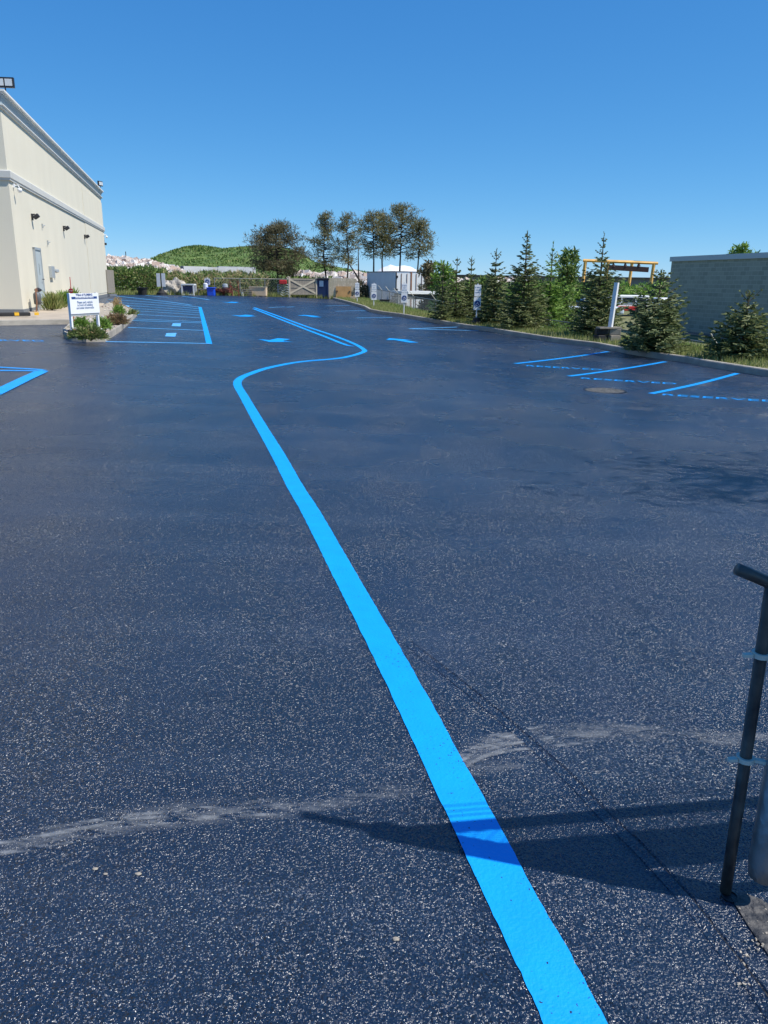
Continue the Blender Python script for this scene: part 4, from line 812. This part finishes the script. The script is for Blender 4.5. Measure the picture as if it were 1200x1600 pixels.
# ---------------------------------------------------------------- box trailer, flatbed, white dome
c0 = at(618, 440, 60); t = empty('box_trailer', 'parked box trailer with a white side tinted blue grey for shade and white rear doors', 'trailer', (c0.x, 60, -.95), R(20)); zt = at(618, 423.5, 60).z+.95; zb = .55; Wd = 2.44; Lg = 6.6
MB().span(0, Wd, 0, Lg, zb, zt-.06).build('box_body', 'trailer', t); MB().span(-.03, Wd+.03, -.03, Lg+.03, zt-.06, zt).build('roof_rail', 'base', t)
for i in range(2):
    x0 = .08+i*(Wd/2-.04); d = MB().span(x0, x0+Wd/2-.12, -.05, -.004, zb+.06, zt-.14).build('door', 'white', t)
    for x in (x0+.36, x0+.80): MB().tube([(x, -.075, zb+.08), (x, -.075, zt-.16)], .02).build('lock_bar', 'brown', d)
    for z in (zb+.3, (zb+zt)/2, zt-.4): MB().box((x0+(.04 if i == 0 else Wd/2-.16), -.07, z), (.08, .05, .16)).build('hinge', 'dark', d)
MB().span(Wd/2-.06, Wd/2+.06, -.07, -.002, zb, zt-.06).build('centre_post', 'brown', t); MB().span(0, .07, -.06, -.002, zb, zt-.06).build('corner_post', 'dark', t); MB().span(Wd-.07, Wd, -.06, -.002, zb, zt-.06).build('corner_post', 'brown', t)
MB().span(.1, Wd-.1, .05, Lg, zb-.25, zb).build('chassis', 'dark', t)
for x in (.25, Wd-.25):
    for y in (.9, 2.1):
        mb = MB(); i0 = 0; mb.tube([(x-.14, y, .45), (x+.14, y, .45)], .45, 20); wh = mb.build('wheel', 'black', t); MB().tube([(x-.15, y, .45), (x+.15, y, .45)], .2, 14).build('rim', 'metalgrey', wh)
a = at(638, 457, 52); b = at(712, 458, 54); t = empty('flatbed_trailer', 'low white edged flatbed trailer half hidden behind the spruces', 'trailer', (a.x, a.y, -1), math.atan2(b.y-a.y, b.x-a.x)); L_ = (b-a).length; z1 = at(650, 455.3, 52).z+1; 
MB().span(0, L_, 0, 2.2, z1-.17, z1).build('deck', 'white', t); MB().span(.2, L_-.1, .2, 2, z1-.5, z1-.18).build('chassis', 'dark', t)
for x in (1.0, 1.9, L_-.8):
    mb = MB(); mb.tube([(x, .1, .35), (x, .4, .35)], .35, 18); wh = mb.build('wheel', 'black', t); MB().tube([(x, .08, .35), (x, .1, .35)], .16, 12).build('rim', 'metalgrey', wh)
tag(mound('white_mound', 'white', [(586,425),(592,421),(600,417),(611,413.5),(620,416),(631,414.5),(643,417.5),(650,421),(656,426)], 130, 5, None, .5, .12), 'low white mound showing above the roof of the box trailer', 'mound')
for px, py, w_, h_, lb in ((606, 474, 1.0, .9, 'dark green box on the ground below the box trailer side'), (622, 480, .9, 1.5, 'dark upright bin at the corner of the box trailer')):
    Y = 53; p = at(px, py, Y); z0_ = HG(p.x, Y); t = empty('storage_bin', lb, 'bin', (p.x, Y, z0_)); hh = at(px, 470-(6 if px > 610 else 0), Y).z-z0_; MB().span(-w_/2, w_/2, 0, .8, 0, hh).build('bin_body', 'base', t, bevel=.04); MB().span(-w_/2-.03, w_/2+.03, -.04, .84, hh, hh+.08).build('lid', 'dark', t, bevel=.02)
# ---------------------------------------------------------------- motorhome, gantry crane, long shed, green building
Y = 62; a = at(952, 470, Y); t = empty('motorhome', 'white motorhome with a red lower body parked beyond the fence', 'motorhome', (a.x, Y, HG(a.x, Y)), R(8)); zz = lambda py: at(980, py, Y).z-HG(a.x, Y); Lm = 62/F*Y*1.05
MB().span(0, Lm, 0, 2.3, zz(480), zz(477)).span(0, Lm*.98, 0, 2.3, zz(476.8), zz(461.5)).build('body', 'white', t, bevel=.08)
MB().span(-.6, Lm*.8, -.02, 1.9, zz(486), zz(478)).build('red_skirt', 'red', t, bevel=.05); 
for x0, x1 in ((.15, .95), (1.1, 2.1), (2.25, Lm*.9)): MB().span(x0, x1, -.03, 0, zz(472.5), zz(465)).build('window', 'glass', t)
MB().span(.3, .9, .5, 1.5, zz(461.5), zz(460)).build('roof_unit', 'white', t)
for x in (.1, Lm*.75):
    mb = MB(); mb.tube([(x, -.05, .35), (x, .25, .35)], .36, 18); wh = mb.build('wheel', 'black', t); MB().tube([(x, -.07, .35), (x, -.05, .35)], .18, 12).build('rim', 'metalgrey', wh)
a = at(893, 487, 57); t = empty('parked_car', 'pale blue car mostly hidden behind the long leader spruce', 'car', (a.x, 57, HG(a.x, 57)), R(6))
MB().prism([(-.2, 0), (3.9, 0), (3.9, 1.6), (-.2, 1.6)], .3, .85).build('body', 'trailer', t, bevel=.15); MB().prism([(.7, .15), (3.1, .15), (3.1, 1.45), (.7, 1.45)], .85, 1.35).build('cabin', 'glass', t, bevel=.2); MB().box((1.9, .8, 1.37), (1.7, 1.2, .05)).build('roof', 'trailer', t, bevel=.02)
for x in (.7, 3.0):
    mb = MB(); mb.tube([(x, -.03, .3), (x, .2, .3)], .3, 16); wh = mb.build('wheel', 'black', t); MB().tube([(x, -.05, .3), (x, -.03, .3)], .16, 12).build('rim', 'metalgrey', wh)
a = at(1032, 468, 66); t = empty('white_van', 'white roofed van between the bushy spruce and the dark green building', 'van', (a.x, 66, HG(a.x, 66)), R(5)); zz2 = at(1040, 465.5, 66).z-HG(a.x, 66)
MB().span(0, 4.2, 0, 1.9, .4, zz2).build('body', 'white', t, bevel=.15); MB().span(.3, 1.2, -.02, 0, zz2-.8, zz2-.3).span(1.4, 3.8, -.02, 0, zz2-.8, zz2-.3).build('window', 'glass', t)
for x in (.8, 3.3): MB().tube([(x, -.03, .35), (x, .25, .35)], .35, 16).build('wheel', 'black', t)
Yc = 105; t = empty('gantry_crane', 'yellow gantry crane with a dark hanging beam beyond the spruces', 'crane', (at(914, 440, Yc).x, Yc, -1.4)); o = t.location
def cp(px, py, dy=0): q = at(px, py, Yc+dy); return Vector((q.x-o.x, q.y-o.y, q.z-o.z))
def beam(a, b, w, m, name, h=None): 
    d = b-a; mb = MB(); mb.tube([a, b], w*.72, 4); return mb.build(name, m, t)
def leg(px, py, dy=0, dx=0): a = cp(px, py, dy); b = a.copy(); b.z = 0; b.x += dx; return beam(b, a, .30, 'gold', 'leg')
leg(915, 407, 0, -.25); leg(951, 408, 0, -.4); leg(988, 409, 6, -.3); leg(1022, 411, 0, -.3)
beam(cp(911, 407), cp(1028, 411.5), .25, 'gold', 'top_beam'); beam(cp(912, 406.5, 6), cp(990, 409, 6), .22, 'gold', 'top_beam'); beam(cp(990, 409, 6), cp(1026, 411), .22, 'gold', 'end_beam')
h_ = MB(); A_, B_ = cp(946, 417.5), cp(1013, 421.5); mid_ = (A_+B_)/2; h_.box(mid_, ((B_-A_).length, .35, .62), 0, 0, math.atan2(A_.z-B_.z, B_.x-A_.x)); h_.build('hanging_beam', 'darkbeam', t)
for px in (958.5, 977, 998): a = cp(px, 411); b = cp(px, 416.5); MB().tube([a, b], [.08, .26], 8).build('hoist_trolley', 'darkbeam', t)
a = at(640, 432, 320); b = at(1140, 439, 330); t = empty('long_shed', 'long low dark shed along the horizon behind the spruces', 'building', (a.x, a.y, -1.4), math.atan2(b.y-a.y, b.x-a.x)); L_ = math.hypot(b.x-a.x, b.y-a.y); zt = at(900, 434, 325).z+1.4
MB().span(0, L_, 0, 14, 0, zt).build('wall', 'base', t); MB().span(-1, L_+1, -1, 15, zt, zt+.5).build('roof', 'dark', t)
# green block building
ga = at(1046, 440, 44); gb = at(1200, 440, 36.3)
zt1 = at(1052.5, 408.5, 44).z; zt2 = at(1200, 403, 36.3).z; zr = (zt1+zt2)/2; zgr = at(1065, 522.5, 44).z
GD = Vector((gb.x-ga.x, gb.y-ga.y)); GL = GD.length*2.2
t = empty('green_block_building', 'dark green blockwork building with a pale blue roof coping at the right', 'building', (ga.x, ga.y, 0), math.atan2(GD.y, GD.x))
MB().span(0, GL, 0, 14, min(zgr, -1.4)-.2, zr).build('wall', 'cmu', t); MB().span(-.08, GL+.1, -.08, 14.1, zr, zr+.24).build('coping', 'coping', t); MB().span(-.02, GL, -.022, 0, zgr-.1, zgr+.28).build('plinth', 'base', t)
# ---------------------------------------------------------------- off-frame tree whose branches shade the asphalt on the right
tree('overhanging_tree', 'sparse young tree standing just outside the right of the view', (7.4, 5.9, H(7.4, 5.9)), 6.6, 4.3, 2.1, 'leaf', 22, 20, .14, .05, prad=.55, bark='bark')
# ---------------------------------------------------------------- gate in the foreground
gr = g(1133, 1395); rod = Vector((gr.x, gr.y)); z0_ = H(*rod); top = at(1206, 912, rod.y); tip = at(1152, 889, rod.y)
gs = Vector((.985, 1.66)); ga_ = math.atan2(.16, 1)
t = empty('pipe_gate', 'galvanised chain link gate with a black cane shaped drop rod at the right edge', 'gate', (gs.x, gs.y, H(*gs)), ga_)
GH = 1.40; GW = 3.4
MB().tube([(0, 0, .075), (0, 0, .08), (0, 0, .12), (0, 0, GH)], [.030, .036, .040, .040], 20).build('stile', 'galv', t, smooth=True)
MB().tube([(GW, 0, .1), (GW, 0, GH)], .038, 16).build('stile', 'galv', t, smooth=True)
for z, r_ in ((GH-.06, .026), (1.30, .010), (.17, .02)): MB().tube([(.0, 0, z), (GW, 0, z)], r_, 12).build('rail', 'galv', t, smooth=True)
MB().tube([(0, 0, GH-.02), (-.03, .02, GH+.27)], .018, 8).build('wire_arm', 'galv', t)
for z in (GH+.08, GH+.16, GH+.25): MB().tube([(-.02, .01, z), (GW, .01, z)], .0025, 5).build('barbed_wire', 'galv', t)
wm = MB()
for k in range(-28, 62):
    for sg in (1, -1):
        x0, x1, z0q, z1q = k*.055, k*.055+1.16, .18, 1.34
        if x0 < 0: z0q = .18-x0; x0 = 0
        if x1 > GW: z1q = 1.34-(x1-GW); x1 = GW
        if z1q <= z0q: continue
        if sg < 0: z0q, z1q = 1.52-z0q, 1.52-z1q
        wm.tube([(x0, .004*sg, z0q), (x1, .004*sg, z1q)], .0017, 4, False)
wm.build('wire_mesh', 'galv', t)
MB().span(.12, 1.4, -.03, -.024, .62, 1.14).build('shadow_plate', 'metalgrey', t)  # unseen plate added to the gate, sized to cast the solid block of shadow
inv = Matrix.Rotation(-ga_, 3, 'Z')
def loc_(p): q = inv @ (Vector(p)-Vector((gs.x, gs.y, H(*gs)))); return q
zB = z0_+.005; topz = top.z
def rp(z): f = (z-zB)/(topz-zB); return loc_((rod.x+(top.x-rod.x)*f, rod.y, z))
A_ = rp(topz); T_ = loc_(tip)
rdo = MB().tube([rp(zB), rp(zB+.25), rp(zB+.5), rp(topz-.012), A_.lerp(T_, .12), A_.lerp(T_, .2), A_.lerp(T_, .6), T_], [.0145]*8, 16).build('drop_rod', 'blackpipe', t, smooth=True)
for py in (1020, 1183):
    zz_ = at(1185 if py < 1100 else 1170, py, rod.y).z; c = rp(zz_)
    mb = MB(); mb.lathe([(.0150, c.z-.010), (.0215, c.z-.010), (.0215, c.z+.002), (.0150, c.z+.002)], 18, (c.x, c.y)); mb.box((c.x*.5, c.y*.5-.0, c.z-.004), (abs(c.x)+.01, .013, .008), math.atan2(c.y, c.x)); mb.box((c.x-.035, c.y, c.z-.004), (.022, .013, .008)); mb.build('rod_bracket', 'brightgalv', t)
MB().lathe([(.0415, .50), (.046, .50), (.046, .54), (.0415, .54)], 18).build('clamp_band', 'galv', t)
# broken patch and latch hole by the gate
hp_ = [g(*p) for p in [(1142,1404),(1165,1398),(1190,1407),(1215,1425),(1260,1470),(1300,1530),(1260,1560),(1205,1500),(1170,1450)]]
mb = MB().prism([tuple(p) for p in hp_], [H(*p)-.02 for p in hp_], [H(*p)+.004 for p in hp_]); struct(mb, 'concrete_patch', mat('stained_concrete', (.014, .018, .026), .7, col2=(.10, .095, .09), scale=30, detail=8, bump=1, bscale=40))
mb = MB(); rr_ = random.Random(3)
for k in range(70):
    p = g(rr_.uniform(1150, 1230), rr_.uniform(1420, 1560)); s_ = rr_.uniform(.0015, .005); mb.box((p.x, p.y, H(*p)+.004), (s_*1.4, s_, s_*.8), rr_.uniform(0, 3), rr_.uniform(-.4, .4))
tag(mb.build('grit', 'soil'), 'loose grit in the broken concrete beside the gate', 'grit', kind='stuff')
lp_ = g(1140, 1402); MB_ = MB().lathe([(.021, 0), (.022, .003), (.018, .004), (.018, .001)], 18); struct(MB_, 'rod_socket', 'dark', loc=(lp_.x, lp_.y, H(*lp_)+.002))
for px, py, s_, lb in ((216, 1366, .006, 'pale pebble lying left of the blue line near the bottom'), (149, 1358, .005, 'small white pebble at the lower left of the asphalt'), (619, 1468, .006, 'whitish pebble just left of the blue line near the bottom edge'), (165, 1366, .004, 'tiny buff pebble between the two pale pebbles at the lower left')):
    p = g(px, py); bm = bmesh.new(); bmesh.ops.create_icosphere(bm, subdivisions=2, radius=s_)
    for v_ in bm.verts: v_.co.x *= 1.5; v_.co.z *= .5; v_.co *= rnd.uniform(.85, 1.1)
    me = bpy.data.meshes.new('pebble'); bm.to_mesh(me); bm.free(); me.materials.append(M['soil']); o = bpy.data.objects.new('pebble', me); S.collection.objects.link(o); o.location = (p.x, p.y, H(*p)+s_*.3); tag(o, lb, 'pebble', 'pebbles on the asphalt')
